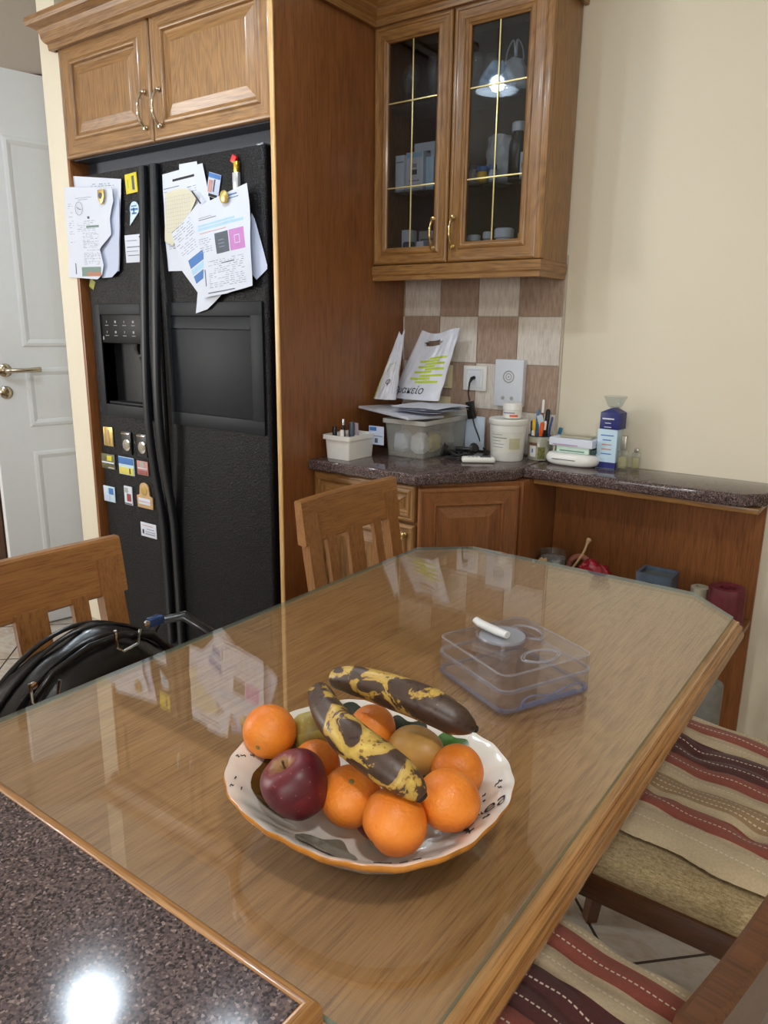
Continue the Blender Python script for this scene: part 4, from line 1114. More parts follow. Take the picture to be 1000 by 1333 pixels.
# ================================================================ CLEAR ACRYLIC BOX
AC = Vector((-0.430, 0.920, GT)); AR = math.radians(-24.8)
t = thing('acrylic_box', 'clear square plastic box with a cup and a grooved lid on the glass table', 'box', tuple(AC), AR)
def rsq(h_, r, n=6, notch=False):
    p = []
    for (cx, cy, a0) in ((h_ - r, h_ - r, 0), (-h_ + r, h_ - r, PI / 2), (-h_ + r, -h_ + r, PI), (h_ - r, -h_ + r, 3 * PI / 2)):
        for i in range(n + 1):
            a = a0 + PI / 2 * i / n; p.append((cx + r * math.cos(a), cy + r * math.sin(a)))
    return p
def wall_shell(q, outer, z0, z1, th, mi=0):
    """thin upright wall following a plan outline"""
    n = len(outer); cx = sum(p[0] for p in outer) / n; cy = sum(p[1] for p in outer) / n
    inn_ = [(cx + (x - cx) * (1 - th / 0.08), cy + (y - cy) * (1 - th / 0.08)) for x, y in outer]
    V = [[q.b.verts.new((x, y, z)) for x, y in pl] for pl, z in ((outer, z0), (outer, z1), (inn_, z1), (inn_, z0))]
    for A, B, m_ in ((V[0], V[1], mi), (V[1], V[2], 1), (V[2], V[3], mi), (V[3], V[0], 1)):
        for i in range(n):
            f_ = q.b.faces.new((A[i], A[(i + 1) % n], B[(i + 1) % n], B[i])); f_.material_index = m_
O8 = rsq(0.080, 0.016)
q = MB(); wall_shell(q, O8, 0.0005, 0.030, 0.0025); q.prism(rsq(0.0775, 0.014), 0.0008, 0.0032, side_mi=1); wall_shell(q, rsq(0.0805, 0.016), 0.0006, 0.0045, 0.004); build('tray', q, [ACR, ACRB], t, world=False, angle=35)
q = MB(); wall_shell(q, O8, 0.0315, 0.054, 0.0022); q.prism(rsq(0.078, 0.015), 0.0525, 0.0560, side_mi=1); wall_shell(q, rsq(0.0815, 0.017), 0.0285, 0.0325, 0.004); build('lid', q, [ACR, ACRE], t, world=False, angle=35)
q = MB()   # thumb notch on the right front wall: a raised arch line
ar = [(-0.015 + 0.0 * 0, 0.004)]
pts = [(0.0825, -0.055, 0.004), (0.0825, -0.045, 0.006), (0.0825, -0.030, 0.012), (0.0825, 0.0, 0.014), (0.0825, 0.030, 0.012), (0.0825, 0.050, 0.012), (0.0825, 0.062, 0.011)]
q.tube(spline([(0.0815, -0.052, 0.002), (0.0815, -0.046, 0.015), (0.0815, -0.030, 0.018), (0.0815, 0.0, 0.012), (0.0815, 0.03, 0.017), (0.0815, 0.055, 0.016), (0.0815, 0.062, 0.004)], 5), 0.0014, 8)
q.box((0.0815, 0.0, 0.006), (0.002, 0.095, 0.008), None, 0.001)
build('side_notch', q, ACRB, t, world=False)
q = MB(); q.lathe([(0.034, 0.004), (0.036, 0.03), (0.037, 0.0605), (0.0395, 0.0620), (0.0395, 0.0640), (0.035, 0.0640), (0.034, 0.030), (0.032, 0.006), (0.034, 0.004)], (-0.020, -0.006, 0), 40, cap=False); build('inner_cup', q, ACR, t, world=False, angle=40)
q = MB(); q.lathe([(0, 0.0625), (0.033, 0.0625), (0.0345, 0.0600), (0.0345, 0.0590), (0, 0.0590)], (-0.020, -0.006, 0), 36); build('frosted_cap', q, thin_glass('frosted_cap_plastic', (0.8, 0.82, 0.88), 0.2, opacity=0.45, body=(0.62, 0.66, 0.74)), t, world=False)
for (cx, cy, rx, ry, nm) in ((0.053, 0.004, 0.019, 0.032, 'eye_groove'), (-0.020, 0.042, 0.030, 0.020, 'arc_groove')):
    q = MB()
    for k in (1.0, 0.86): q.tube([(cx + rx * k * math.cos(a) * (1 - 0.28 * abs(math.sin(a)) ** 3), cy + ry * k * math.sin(a), 0.0568) for a in [2 * PI * i / 36 for i in range(36)]], 0.0011, 6, closed=True)
    build(nm, q, ACRE, t, world=False)
q = MB(); q.tube([(-0.060, -0.026, 0.0755), (-0.050, -0.024, 0.0725), (-0.018, -0.016, 0.0700), (-0.001, -0.012, 0.0700)], [0.0062, 0.0074, 0.0076, 0.0068], 14, flat=0.75)
q.b.transform(Matrix.Translation(AC) @ Matrix.Rotation(AR, 4, 'Z'))
wz = Matrix.Translation(AC) @ Matrix.Rotation(AR, 4, 'Z') @ Vector((-0.035, 0.009, 0.066))
single('plastic_stick', q, plain('off_white_plastic', (222, 224, 224), 0.35), 'small off white plastic stick lying on the cup of the clear box', 'stick', tuple(wz), angle=70)

# ================================================================ PAPERS AND MAGNETS ON THE REFRIGERATOR
def sheet(name, label, poly, y, mat_, cat='paper', group=None, amp=0.0025, seed=1, curl=0.0, print_fn=None, tiltx=0.0):
    """thin sheet of paper hanging in front of the door; poly in (x, z)"""
    cx = sum(p[0] for p in poly) / len(poly); cz = sum(p[1] for p in poly) / len(poly)
    zb = min(p[1] for p in poly); zt = max(p[1] for p in poly)
    t = thing(name, label, cat, (cx, y, zb), group=group)
    def surf(x, z):
        d = noise.noise(Vector((x * 14 + seed, z * 14, seed * 3.1))) * amp + noise.noise(Vector((x * 30, z * 5 + seed, 1))) * amp * 0.4
        k = (zt - z) / max(1e-6, zt - zb)
        return y - max(0, amp * 0.5 + d * min(1, k * 3 + 0.15)) - curl * k ** 2 - tiltx * (x - cx)
    b = MB(); bb = b.b
    vs = [bb.verts.new((x, 0, z)) for x, z in poly]; bb.faces.new(vs)
    for ax, lo, hi in ((0, min(p[0] for p in poly), max(p[0] for p in poly)), (2, zb, zt)):
        s_ = lo + 0.012
        while s_ < hi:
            co = [0, 0, 0]; co[ax] = s_; no = [0, 0, 0]; no[ax] = 1
            bmesh.ops.bisect_plane(bb, geom=list(bb.verts) + list(bb.edges) + list(bb.faces), plane_co=co, plane_no=no); s_ += 0.012
    for v in bb.verts: v.co.y = surf(v.co.x, v.co.z)
    bb.normal_update(); bmesh.ops.solidify(bb, geom=list(bb.faces), thickness=0.0004)
    build('sheet', b, mat_, t, angle=80)
    if print_fn:
        cols = {}
        def rect(u0, v0, u1, v1, m_, off=0.0006):
            """u,v: metres in the sheet's own frame, drawn as a thin strip following the paper"""
            cols.setdefault(m_.name, (m_, []))[1].append((u0, v0, u1, v1, off))
        fr = print_fn(rect)          # returns origin (x, z) and angle of the printed frame
        (ox, oz), an = fr; ca, sa = math.cos(an), math.sin(an)
        for k_, (m_, rs) in cols.items():
            q = MB()
            for (u0, v0, u1, v1, off) in rs:
                nu = max(1, int(abs(u1 - u0) / 0.012)); nv = max(1, int(abs(v1 - v0) / 0.012))
                def fn(u, v):
                    a, c = u0 + (u1 - u0) * u, v0 + (v1 - v0) * v
                    x = ox + a * ca - c * sa; z = oz + a * sa + c * ca
                    return Vector((x, surf(x, z) - off, z))
                q.grid(fn, nu, nv)
            o = build('printed_text' if m_ in (INK, INKL, INKB) else 'printed_block', q, m_, t, smooth=False)
    return t

def text_lines(rect, rnd, u0, v0, u1, v1, step, mats_, h_=0.0016, gap=0.12):
    step *= 0.8; gap *= 0.6
    v = v1
    while v > v0:
        if rnd.random() > gap:
            u = u0
            while u < u1:
                w_ = rnd.uniform(0.006, 0.022); e = min(u1, u + w_)
                if rnd.random() > 0.2: rect(u, v, e, v + h_, rnd.choice(mats_))
                u = e + rnd.uniform(0.002, 0.010)
        v -= step

PY = GY - 0.001
# left group
def pr(rect):
    r = random.Random(2); text_lines(rect, r, 0.10, 0.275, 0.25, 0.30, 0.008, [INKL, INK]); rect(0.14, 0.262, 0.20, 0.270, INK); return ((-2.62, 1.455), -0.06)
sheet('paper', 'white printed letter behind the others at the top left of the refrigerator', [(-2.590, 1.786), (-2.313, 1.750), (-2.357, 1.455), (-2.612, 1.470)], PY - 0.006, PAPER, seed=2, print_fn=pr)
sheet('paper', 'bluish folded sheet hanging at the right edge of the left letter bundle', [(-2.4208, 1.700), (-2.322, 1.688), (-2.333, 1.60), (-2.3574, 1.4576), (-2.395, 1.4356), (-2.4601, 1.4345)], PY - 0.010, PAPERB, seed=5, tiltx=0.03)
def pr(rect):
    r = random.Random(3)
    text_lines(rect, r, 0.105, 0.02 + 0.02, 0.20, 0.15, 0.006, [INKL, INKL, INK], 0.0012, 0.15)
    text_lines(rect, r, 0.075, 0.15, 0.185, 0.19, 0.008, [INKL, INK], 0.0013, 0.2)
    text_lines(rect, r, 0.03, 0.10, 0.055, 0.28, 0.009, [INK, INKL], 0.0013, 0.35)
    rect(0.13, 0.168, 0.205, 0.175, GREENP); rect(0.075, 0.268, 0.17, 0.2695, INKL); rect(0.09, 0.262, 0.15, 0.2635, INKL)
    rect(0.083, 0.004, 0.20, 0.036, GREENP); rect(0.12, 0.004, 0.20, 0.018, ORNG, 0.0009); rect(0.045, 0.012, 0.05, 0.05, INK)
    rect(0.14, 0.198, 0.155, 0.206, INK)
    return ((-2.647, 1.440), -0.02)
tb_ = sheet('paper', 'long white bill with a green printed block at its foot, left door', [(-2.6277, 1.7513), (-2.3466, 1.7215), (-2.3429, 1.6821), (-2.3716, 1.6275), (-2.3691, 1.5773), (-2.4426, 1.5302), (-2.4267, 1.4779), (-2.4448, 1.4446), (-2.47, 1.4295), (-2.645, 1.442)], PY - 0.019, PAPER, seed=7, amp=0.004, print_fn=pr)
q = MB(); q.tube([(-2.545 + 0.022 * math.cos(a), PY - 0.0245, 1.672 + 0.022 * math.sin(a)) for a in [2 * PI * i / 28 for i in range(28)]], 0.0006, 5, closed=True)
q.tube([(-2.558, PY - 0.0245, 1.678), (-2.545, PY - 0.0245, 1.670), (-2.533, PY - 0.0245, 1.668)], 0.0010, 5); build('round_stamp', q, INK, tb_)
q = MB(); q.prism([(-0.016, 0.022), (0.016, 0.022), (0.018, 0.0), (0.010, -0.018), (0.0, -0.026), (-0.010, -0.018), (-0.018, 0.0)], 0, 0.005, M=Matrix.Translation((-2.402, PY - 0.026, 1.700)) @ Matrix.Rotation(PI / 2, 4, 'X'), bev=0.001)
sm = single('fridge_magnet', q, GOLD, 'gold shield shaped magnet pinning the left bundle of papers', 'magnet', (-2.402, PY - 0.026, 1.700))
q = MB(); q.lathe([(0, 0), (0.010, 0), (0.010, 0.001), (0, 0.001)], (-2.402, PY - 0.0312, 1.702), 16, Matrix.Rotation(PI / 2, 3, 'X')); build('dark_emblem', q, SLATE, sm)

def plate(label, x0, z1, x1, z0, mat_, parts=(), th=0.004, name='fridge_magnet', cat='magnet', rz=0.0, y=None, bev=0.0012):
    y = (GY - 0.0005) if y is None else y
    cx, cz = (x0 + x1) / 2, (z0 + z1) / 2
    t = thing(name, label, cat, (cx, y, z0))
    R = Matrix.Translation((cx, y, cz)) @ Matrix.Rotation(rz, 4, 'Y')
    q = MB(); q.box((0, -th / 2, 0), (x1 - x0, th, z1 - z0), None, bev); q.b.transform(R); build('plate', q, mat_, t)
    for (a0, b0, a1, b1, m_, nm) in parts:
        W, Hh = x1 - x0, z1 - z0
        q = MB(); q.b2(-W / 2 + a0 * W, -W / 2 + a1 * W, -th - 0.0012, -th + 0.0002, -Hh / 2 + b0 * Hh, -Hh / 2 + b1 * Hh, 0.0003); q.b.transform(R); build(nm, q, m_, t)
    return t
plate('bright yellow rectangular magnet at the top right of the freezer door', -2.297, 1.764, -2.235, 1.702, YELL, [(0.60, 0.15, 0.78, 0.85, SLATE, 'dark_figure'), (0.18, 0.3, 0.26, 0.7, LIME, 'side_print')], rz=-0.05)
plate('small white handwritten note below the blue drop magnet', -2.325, 1.572, -2.231, 1.482, PAPER, [(0.12, 0.78, 0.7, 0.80, INKL, 'handwriting'), (0.1, 0.55, 0.85, 0.575, INK, 'handwriting'), (0.1, 0.40, 0.75, 0.42, INKL, 'handwriting'), (0.15, 0.25, 0.8, 0.27, INK, 'handwriting'), (0.85, 0.88, 0.9, 0.93, INKB, 'pin_dot'), (0.85, 0.08, 0.9, 0.13, INKB, 'pin_dot')], th=0.0008, name='note', cat='note', bev=0.0002)
q = MB(); dp = [(0.024 * math.cos(a), 0.024 * math.sin(a)) for a in [math.radians(v) for v in range(-35, 216, 12)]] + [(-0.030, -0.052)]
q.prism(dp, 0, 0.004, M=Matrix.Translation((-2.258, GY - 0.0005, 1.652)) @ Matrix.Rotation(PI / 2, 4, 'X'), bev=0.001)
sm = single('fridge_magnet', q, SKYB, 'pale blue drop shaped magnet on the freezer door', 'magnet', (-2.258, GY, 1.60))
q = MB()
for a_ in ((-0.018, -0.004, 0.02, 0.002), (-0.012, -0.016, 0.012, -0.011), (-0.004, 0.004, 0.001, -0.014), (-0.014, 0.008, 0.014, 0.011)):
    q.b2(-2.258 + a_[0], -2.258 + a_[2], GY - 0.0055, GY - 0.0044, 1.652 + a_[1], 1.652 + a_[3])
build('blue_print', q, BLUE, sm)
plate('tiny yellow green tag peeping out below the left papers', -2.552, 1.432, -2.522, 1.400, plain('olive_tag', (150, 150, 60), 0.6), th=0.001, name='tag', cat='tag', rz=0.5, bev=0.0003)
# lower rows of souvenir magnets
plate('gold upright plaque magnet, first of the upper souvenir row', -2.537, 0.895, -2.478, 0.822, GOLD, [(0.38, 0.15, 0.62, 0.85, TAN, 'relief'), (0.06, 0.05, 0.14, 0.95, BRASSB, 'border'), (0.86, 0.05, 0.94, 0.95, BRASSB, 'border')])
for (x, lb) in ((-2.392, 'black round medallion magnet in the middle of the upper souvenir row'), (-2.300, 'black medallion magnet half hidden by the freezer handle')):
    t = thing('fridge_magnet', lb, 'magnet', (x, GY, 0.80))
    q = MB(); q.box((x, GY - 0.004, 0.845), (0.056, 0.007, 0.086), None, 0.004); build('backing', q, BLKP, t)
    q = MB(); q.lathe([(0, 0), (0.022, 0), (0.022, 0.003), (0.015, 0.0045), (0, 0.0045)], (x + 0.004, GY - 0.0075, 0.838), 22, Matrix.Rotation(PI / 2, 3, 'X')); build('medallion', q, CHROME, t)
    q = MB(); q.b2(x - 0.026, x + 0.022, GY - 0.0095, GY - 0.0075, 0.877, 0.882, 0.0008); build('silver_bar', q, NICKEL, t)
plate('small dark landscape photo magnet at the left of the middle row', -2.563, 0.790, -2.478, 0.732, plain('olive_dark_print', (92, 92, 60), 0.4, var=0.5, vscale=60), [(0.05, 0.38, 0.95, 0.48, PAPER, 'caption'), (0.45, 0.55, 0.8, 0.9, YELL, 'flower'), (0.5, 0.05, 0.95, 0.14, GREYL, 'caption')])
plate('blue and yellow seaside magnet in the middle row', -2.453, 0.790, -2.360, 0.722, SKYB, [(0.02, 0.60, 0.98, 0.97, BLUE, 'blue_sky'), (0.03, 0.03, 0.97, 0.42, plain('straw_yellow_print', (216, 206, 96), 0.5), 'yellow_field'), (0.7, 0.08, 0.78, 0.4, SLATE, 'figure')])
plate('small rose coloured magnet beside the handle in the middle row', -2.340, 0.786, -2.277, 0.734, ROSE, [(0.06, 0.45, 0.94, 0.52, PAPER, 'caption'), (0.3, 0.55, 0.7, 0.95, GREYL, 'emblem'), (0.06, 0.04, 0.94, 0.34, plain('brick_print', (150, 82, 76), 0.5), 'lower_band')])
t = plate('blue and white sailor style magnet at the left of the lowest row', -2.566, 0.662, -2.494, 0.600, SKYB, [(0.05, 0.05, 0.55, 0.45, PAPERB, 'white_print'), (0.5, 0.5, 0.9, 0.9, BLUE, 'blue_print'), (0.1, 0.55, 0.4, 0.9, PAPER, 'white_print')], bev=0.002)
plate('narrow white upright magnet with a red figure in the lowest row', -2.432, 0.678, -2.383, 0.606, PAPER, [(0.35, 0.2, 0.85, 0.6, plain('wine_print', (150, 60, 62), 0.5), 'red_figure'), (0.1, 0.65, 0.5, 0.92, GREYL, 'grey_print'), (0.05, 0.03, 0.95, 0.09, INK, 'caption')])
t = thing('fridge_magnet', 'tan bottle shaped magnet next to the handle in the lowest row', 'magnet', (-2.308, GY, 0.61))
q = MB(); q.prism([(-0.045, 0), (0.045, 0), (0.047, 0.045), (0.030, 0.050), (0.027, 0.072)] + [(0.027 * math.cos(a), 0.078 + 0.02 * math.sin(a)) for a in (0.3, 0.9, 1.57, 2.2, 2.8)] + [(-0.027, 0.072), (-0.030, 0.050), (-0.047, 0.045)], 0, 0.006, M=Matrix.Translation((-2.305, GY - 0.0005, 0.608)) @ Matrix.Rotation(PI / 2, 4, 'X'), bev=0.0015); build('plaque', q, TAN, t)
q = MB(); q.b2(-2.340, -2.270, GY - 0.008, GY - 0.0062, 0.622, 0.646, 0.0005); build('cream_label', q, PAPER, t)
q = MB(); q.b2(-2.338, -2.272, GY - 0.0086, GY - 0.008, 0.632, 0.6345); build('caption', q, ROSE, t)
q = MB(); q.lathe([(0, 0), (0.018, 0), (0.018, 0.002), (0, 0.003)], (-2.305, GY - 0.0062, 0.676), 20, Matrix.Rotation(PI / 2, 3, 'X')); build('round_label', q, GOLD, t)
plate('white card sticker lowest on the freezer door', -2.347, 0.550, -2.254, 0.495, PAPER, [(0.1, 0.78, 0.8, 0.82, ROSE, 'printed_line'), (0.12, 0.2, 0.2, 0.5, INKB, 'dark_mark'), (0.3, 0.35, 0.9, 0.39, INKL, 'printed_line'), (0.3, 0.2, 0.9, 0.24, INK, 'printed_line'), (0.4, 0.55, 0.85, 0.59, INKL, 'printed_line')], th=0.001, name='card', cat='card', bev=0.0003)

# right group
def pr(rect):
    r = random.Random(11); rect(0.060, 0.262, 0.165, 0.269, INKB); rect(0.015, 0.245, 0.09, 0.247, INK)
    text_lines(rect, r, 0.015, 0.06, 0.17, 0.235, 0.009, [INKL, INKL, INK]); return ((-2.095, 1.452), 0.06)
sheet('paper', 'white letter with a black heading behind the squared sheet, right door', [(-2.099, 1.7432), (-1.9065, 1.757), (-1.8792, 1.6453), (-1.845, 1.5585), (-1.9654, 1.4455), (-2.0952, 1.447), (-2.1015, 1.5503)], PY - 0.003, PAPER, seed=12, print_fn=pr)
sheet('paper', 'white strip sticking up behind the letter with the black heading', [(-2.019, 1.766), (-1.936, 1.766), (-1.93, 1.74), (-2.019, 1.735)], PY - 0.0005, PAPER, seed=13, amp=0.001)
def pr(rect):
    for i in range(11): rect(0.012 + i * 0.0115, 0.03, 0.0124 + i * 0.0115, 0.135, INKL)
    for i in range(10): rect(0.010, 0.03 + i * 0.0115, 0.128, 0.0304 + i * 0.0115, INKL)
    return ((-2.088, 1.535), 0.04)
sheet('paper', 'cream squared notebook sheet on the right door', [(-2.0813, 1.6844), (-2.03, 1.692), (-1.9724, 1.6886), (-1.9275, 1.6625), (-1.9995, 1.5795), (-2.0572, 1.5244), (-2.0945, 1.5405)], PY - 0.011, PAPERY, seed=15, print_fn=pr)
plate('small blue and white card tucked in beside the letter heading', -1.890, 1.724, -1.835, 1.655, PAPERB, [(0.02, 0.80, 0.98, 0.98, BLUE, 'blue_band'), (0.1, 0.2, 0.4, 0.7, ROSE, 'red_print'), (0.5, 0.25, 0.6, 0.75, INK, 'dark_print'), (0.2, 0.02, 0.9, 0.14, INKB, 'dark_print')], th=0.0008, name='card', cat='card', rz=0.28, bev=0.0002, y=PY - 0.002)
q = MB(); q.tube([(-1.944, PY - 0.018, 1.677), (-1.908, PY - 0.018, 1.641)], 0.0022, 8)
single('clip', q, BLKP, 'short black clip bar across the corner of the squared sheet', 'clip', (-1.926, PY - 0.018, 1.66))
sheet('paper', 'bluish white sheet hanging behind the main bill at the far right', [(-1.70, 1.60), (-1.6888, 1.5837), (-1.640, 1.4504), (-1.641, 1.4397), (-1.6865, 1.4105), (-1.75, 1.4646)], PY - 0.004, PAPERB, seed=21)
def pr(rect):
    r = random.Random(17)
    rect(0.050, 0.062, 0.125, 0.090, BLUE); rect(0.050, 0.040, 0.125, 0.058, BLUEL, 0.0006); rect(0.050, 0.012, 0.125, 0.036, BLUE)
    text_lines(rect, r, 0.02, 0.15, 0.12, 0.20, 0.010, [INKL, INK]); text_lines(rect, r, 0.03, 0.10, 0.11, 0.14, 0.010, [INKL])
    return ((-1.989, 1.372), 0.43)
sheet('paper', 'slanting bill with blue printed bars and a pointed lower corner', [(-2.0541, 1.5595), (-1.9142, 1.6481), (-1.86, 1.55), (-1.85, 1.40), (-1.8336, 1.3681), (-1.90, 1.325), (-1.9566, 1.3123), (-1.9445, 1.3767), (-2.0178, 1.4471)], PY - 0.013, PAPER, seed=18, print_fn=pr)
def pr(rect):
    r = random.Random(23)
    rect(0.086, 0.118, 0.146, 0.178, SLATE); rect(0.150, 0.118, 0.212, 0.178, PINK)
    for i in range(3): rect(0.10, 0.135 + i * 0.010, 0.125, 0.137 + i * 0.010, INKL, 0.0009)
    for (a_, b_, c_, d_) in ((0.170, 0.136, 0.192, 0.138), (0.170, 0.158, 0.192, 0.160), (0.170, 0.136, 0.172, 0.160), (0.190, 0.136, 0.192, 0.160)): rect(a_, b_, c_, d_, PAPER, 0.0009)
    rect(0.014, 0.196, 0.215, 0.204, BLUEL); rect(0.014, 0.207, 0.18, 0.213, BLUEL)
    text_lines(rect, r, 0.012, 0.13, 0.07, 0.17, 0.008, [INKL]); rect(0.02, 0.186, 0.14, 0.188, ROSE); rect(0.02, 0.226, 0.10, 0.228, INK); rect(0.02, 0.232, 0.08, 0.2335, INKL)
    text_lines(rect, r, 0.04, 0.016, 0.20, 0.10, 0.0075, [INKL, INKL, INK], 0.0012); rect(0.022, 0.03, 0.026, 0.08, INK); rect(0.10, 0.088, 0.16, 0.091, INK); rect(0.03, 0.006, 0.15, 0.009, INK)
    rect(0.155, 0.272, 0.20, 0.276, BLUE); rect(0.16, 0.264, 0.205, 0.2665, BLUE)
    return ((-1.910, 1.362), 0.11)
tm = sheet('paper', 'main white bill with dark grey and pink squares, right refrigerator door', [(-1.9155, 1.6303), (-1.8168, 1.6533), (-1.6974, 1.679), (-1.690, 1.6302), (-1.6872, 1.3928), (-1.7986, 1.3722), (-1.9054, 1.3596), (-1.8990, 1.4944)], PY - 0.021, PAPER, seed=25, amp=0.004, print_fn=pr)
q = MB(); q.lathe([(0, 0), (0.017, 0), (0.018, 0.002), (0.018, 0.005), (0.014, 0.007), (0, 0.008)], (-1.788, PY - 0.0275, 1.648), 26, Matrix.Rotation(PI / 2, 3, 'X'))
single('fridge_magnet', q, GOLD, 'round gold magnet holding the main bill on the right door', 'magnet', (-1.788, PY - 0.0275, 1.648))
t = thing('lighter_magnet', 'clear and gold lighter shaped magnet with a red top on the right door', 'magnet', (-1.755, PY - 0.01, 1.67))
q = MB(); q.box((-1.756, PY - 0.008, 1.690), (0.024, 0.012, 0.052), None, 0.003); build('tube_body', q, plain('silvery_tube', (196, 200, 206), 0.2, 0.4), t)
q = MB(); q.box((-1.754, PY - 0.008, 1.730), (0.018, 0.011, 0.032), None, 0.003); build('gold_collar', q, plain('shiny_gold', (214, 176, 70), 0.2, 0.8), t)
q = MB(); q.box((-1.763, PY - 0.008, 1.752), (0.020, 0.010, 0.022), Matrix.Rotation(0.5, 3, 'Y'), 0.003); build('red_cap', q, RED, t)

# ================================================================ WALL SOCKETS AND DOORBELL UNIT
WY = 2.2903
def frame_plate(name, label, cat, x0, x1, z0, z1, mat_, th=0.010):
    t = thing(name, label, cat, ((x0 + x1) / 2, WY, z0))
    q = MB(); q.b2(x0, x1, WY - th, WY, z0, z1, 0.003); build('cover_plate', q, mat_, t)
    return t
t = frame_plate('wall_socket', 'white wall socket with a black plug in it on the tiles', 'socket', -1.316, -1.226, 1.068, 1.152, WPLA)
q = MB(); q.rings(0.066, 0.064, [(0, 0.0), (0.0, -0.003), (0.004, -0.003), (0.004, 0.0)], Matrix.Translation((-1.304, WY - 0.010, 1.078)), 0, 0, close=False); build('inner_frame', q, WPLB, t)
q = MB(); q.b2(-1.293, -1.249, WY - 0.0125, WY - 0.010, 1.085, 1.137, 0.001); build('socket_insert', q, WPLB, t)
q = MB()
q.tube([(-1.272, WY - 0.006, 1.112), (-1.272, WY - 0.028, 1.110), (-1.273, WY - 0.040, 1.095), (-1.275, WY - 0.042, 1.06), (-1.270, WY - 0.040, 1.035)], [0.007, 0.006, 0.0032, 0.0026, 0.003], 10)
q.box((-1.262, WY - 0.042, 1.004), (0.026, 0.020, 0.060), Matrix.Rotation(-0.22, 3, 'Y'), 0.004)
q.tube(spline([(-1.254, WY - 0.042, 0.978), (-1.246, WY - 0.040, 0.950), (-1.232, WY - 0.035, 0.915), (-1.222, WY - 0.030, 0.885), (-1.20, WY - 0.04, 0.870), (-1.165, 2.20, 0.8685), (-1.16, 2.16, 0.8685)], 5), 0.0024, 8)
single('power_adapter', q, CABLE, 'black in line adapter and cable hanging from the wall socket', 'cable', (-1.265, WY - 0.04, 1.0))
t = frame_plate('light_switch', 'cream light switch half hidden behind the plastic bag', 'switch', -1.440, -1.362, 1.070, 1.150, CREAMP)
q = MB(); q.b2(-1.428, -1.374, WY - 0.0135, WY - 0.010, 1.080, 1.140, 0.002); build('rocker', q, CREAMP, t)
t = frame_plate('wall_socket', 'cream socket low on the tiles, mostly behind the papers', 'socket', -1.445, -1.367, 0.985, 1.040, CREAMP)
q = MB(); q.b2(-1.432, -1.380, WY - 0.0125, WY - 0.010, 0.995, 1.030, 0.002); build('socket_insert', q, CREAMP, t)
t = thing('doorbell_unit', 'white wall unit with a round speaker and two buttons on the tiles', 'doorbell', (-1.135, WY, 1.022))
q = MB(); q.b2(-1.186, -1.082, WY - 0.026, WY, 1.024, 1.178, 0.004); build('housing', q, WPLB, t)
q = MB(); q.lathe([(0.0165, 0), (0.0185, 0.0012), (0.0205, 0.0), (0.0165, 0)], (-1.134, WY - 0.026, 1.122), 30, Matrix.Rotation(PI / 2, 3, 'X'), cap=False)
q.lathe([(0.0085, 0), (0.0100, 0.0012), (0.0115, 0.0)], (-1.134, WY - 0.026, 1.122), 24, Matrix.Rotation(PI / 2, 3, 'X'), cap=False); q.lathe([(0, 0.001), (0.003, 0.001), (0.003, 0), (0, 0)], (-1.134, WY - 0.026, 1.122), 12, Matrix.Rotation(PI / 2, 3, 'X')); build('speaker_rings', q, GREYL, t)
for x in (-1.152, -1.120):
    q = MB(); q.lathe([(0, 0.002), (0.0055, 0.0015), (0.0065, 0), (0, 0)], (x, WY - 0.026, 1.052), 14, Matrix.Rotation(PI / 2, 3, 'X')); build('push_button', q, GREYL, t)

# ================================================================ THINGS ON THE WORKTOP
WZ = 0.8655
def rect_shell(q, x0, x1, y0, y1, z0, z1, th, taper=0.0, mi=0, floor_=True):
    def R(x0, x1, y0, y1, z, r=0.008, n=4):
        p = []
        for (cx, cy, a0) in ((x1 - r, y1 - r, 0), (x0 + r, y1 - r, PI / 2), (x0 + r, y0 + r, PI), (x1 - r, y0 + r, 3 * PI / 2)):
            for i in range(n + 1): a = a0 + PI / 2 * i / n; p.append((cx + r * math.cos(a), cy + r * math.sin(a), z))
        return p
    L = [R(x0 + taper, x1 - taper, y0 + taper, y1 - taper, z0), R(x0, x1, y0, y1, z1), R(x0 + th, x1 - th, y0 + th, y1 - th, z1), R(x0 + taper + th, x1 - taper - th, y0 + taper + th, y1 - taper - th, z0 + th)]
    V = [[q.b.verts.new(p) for p in l] for l in L]; n = len(V[0])
    for A, B in zip(V, V[1:]):
        for i in range(n): q.b.faces.new((A[i], A[(i + 1) % n], B[(i + 1) % n], B[i])).material_index = mi
    q.b.faces.new(V[0]).material_index = mi; q.b.faces.new(V[-1]).material_index = mi
# white tub
t = thing('plastic_tub', 'small white plastic tub of bottles at the left end of the worktop', 'tub', (-1.495, 1.875, WZ))
q = MB(); rect_shell(q, -1.545, -1.447, 1.808, 1.945, WZ, 0.930, 0.0022, 0.004); build('body', q, WPLA, t, angle=50)
q = MB(); rect_shell(q, -1.551, -1.441, 1.802, 1.951, 0.928, 0.942, 0.0045, 0.0); build('rim', q, WPLA, t, angle=50)
def bottle(label, c, h_, r, mat_, capm, cap_h=0.02, neck=0.5, name='bottle', group=None, capr=None):
    t = thing(name, label, 'bottle', c, group=group); x, y, z = c; b_ = h_ - cap_h
    q = MB(); q.lathe([(0, 0), (r * 0.9, 0), (r, r * 0.12), (r, b_ * 0.72), (r * 0.9, b_ * 0.82), (r * neck, b_ * 0.92), (r * neck, b_), (0, b_)], (x, y, z), 20); build('body', q, mat_, t, angle=50)
    cr_ = capr or r * neck * 1.25
    q = MB(); q.lathe([(0, 0), (cr_, 0), (cr_, cap_h * 0.85), (cr_ * 0.85, cap_h), (0, cap_h)], (x, y, z + b_ + 0.0004), 18); build('cap', q, capm, t)
    return t
bottle('black slim bottle standing rearmost left in the white tub', (-1.525, 1.835, WZ + 0.003), 0.098, 0.0085, BLKP, BLKP, 0.03, 0.7)
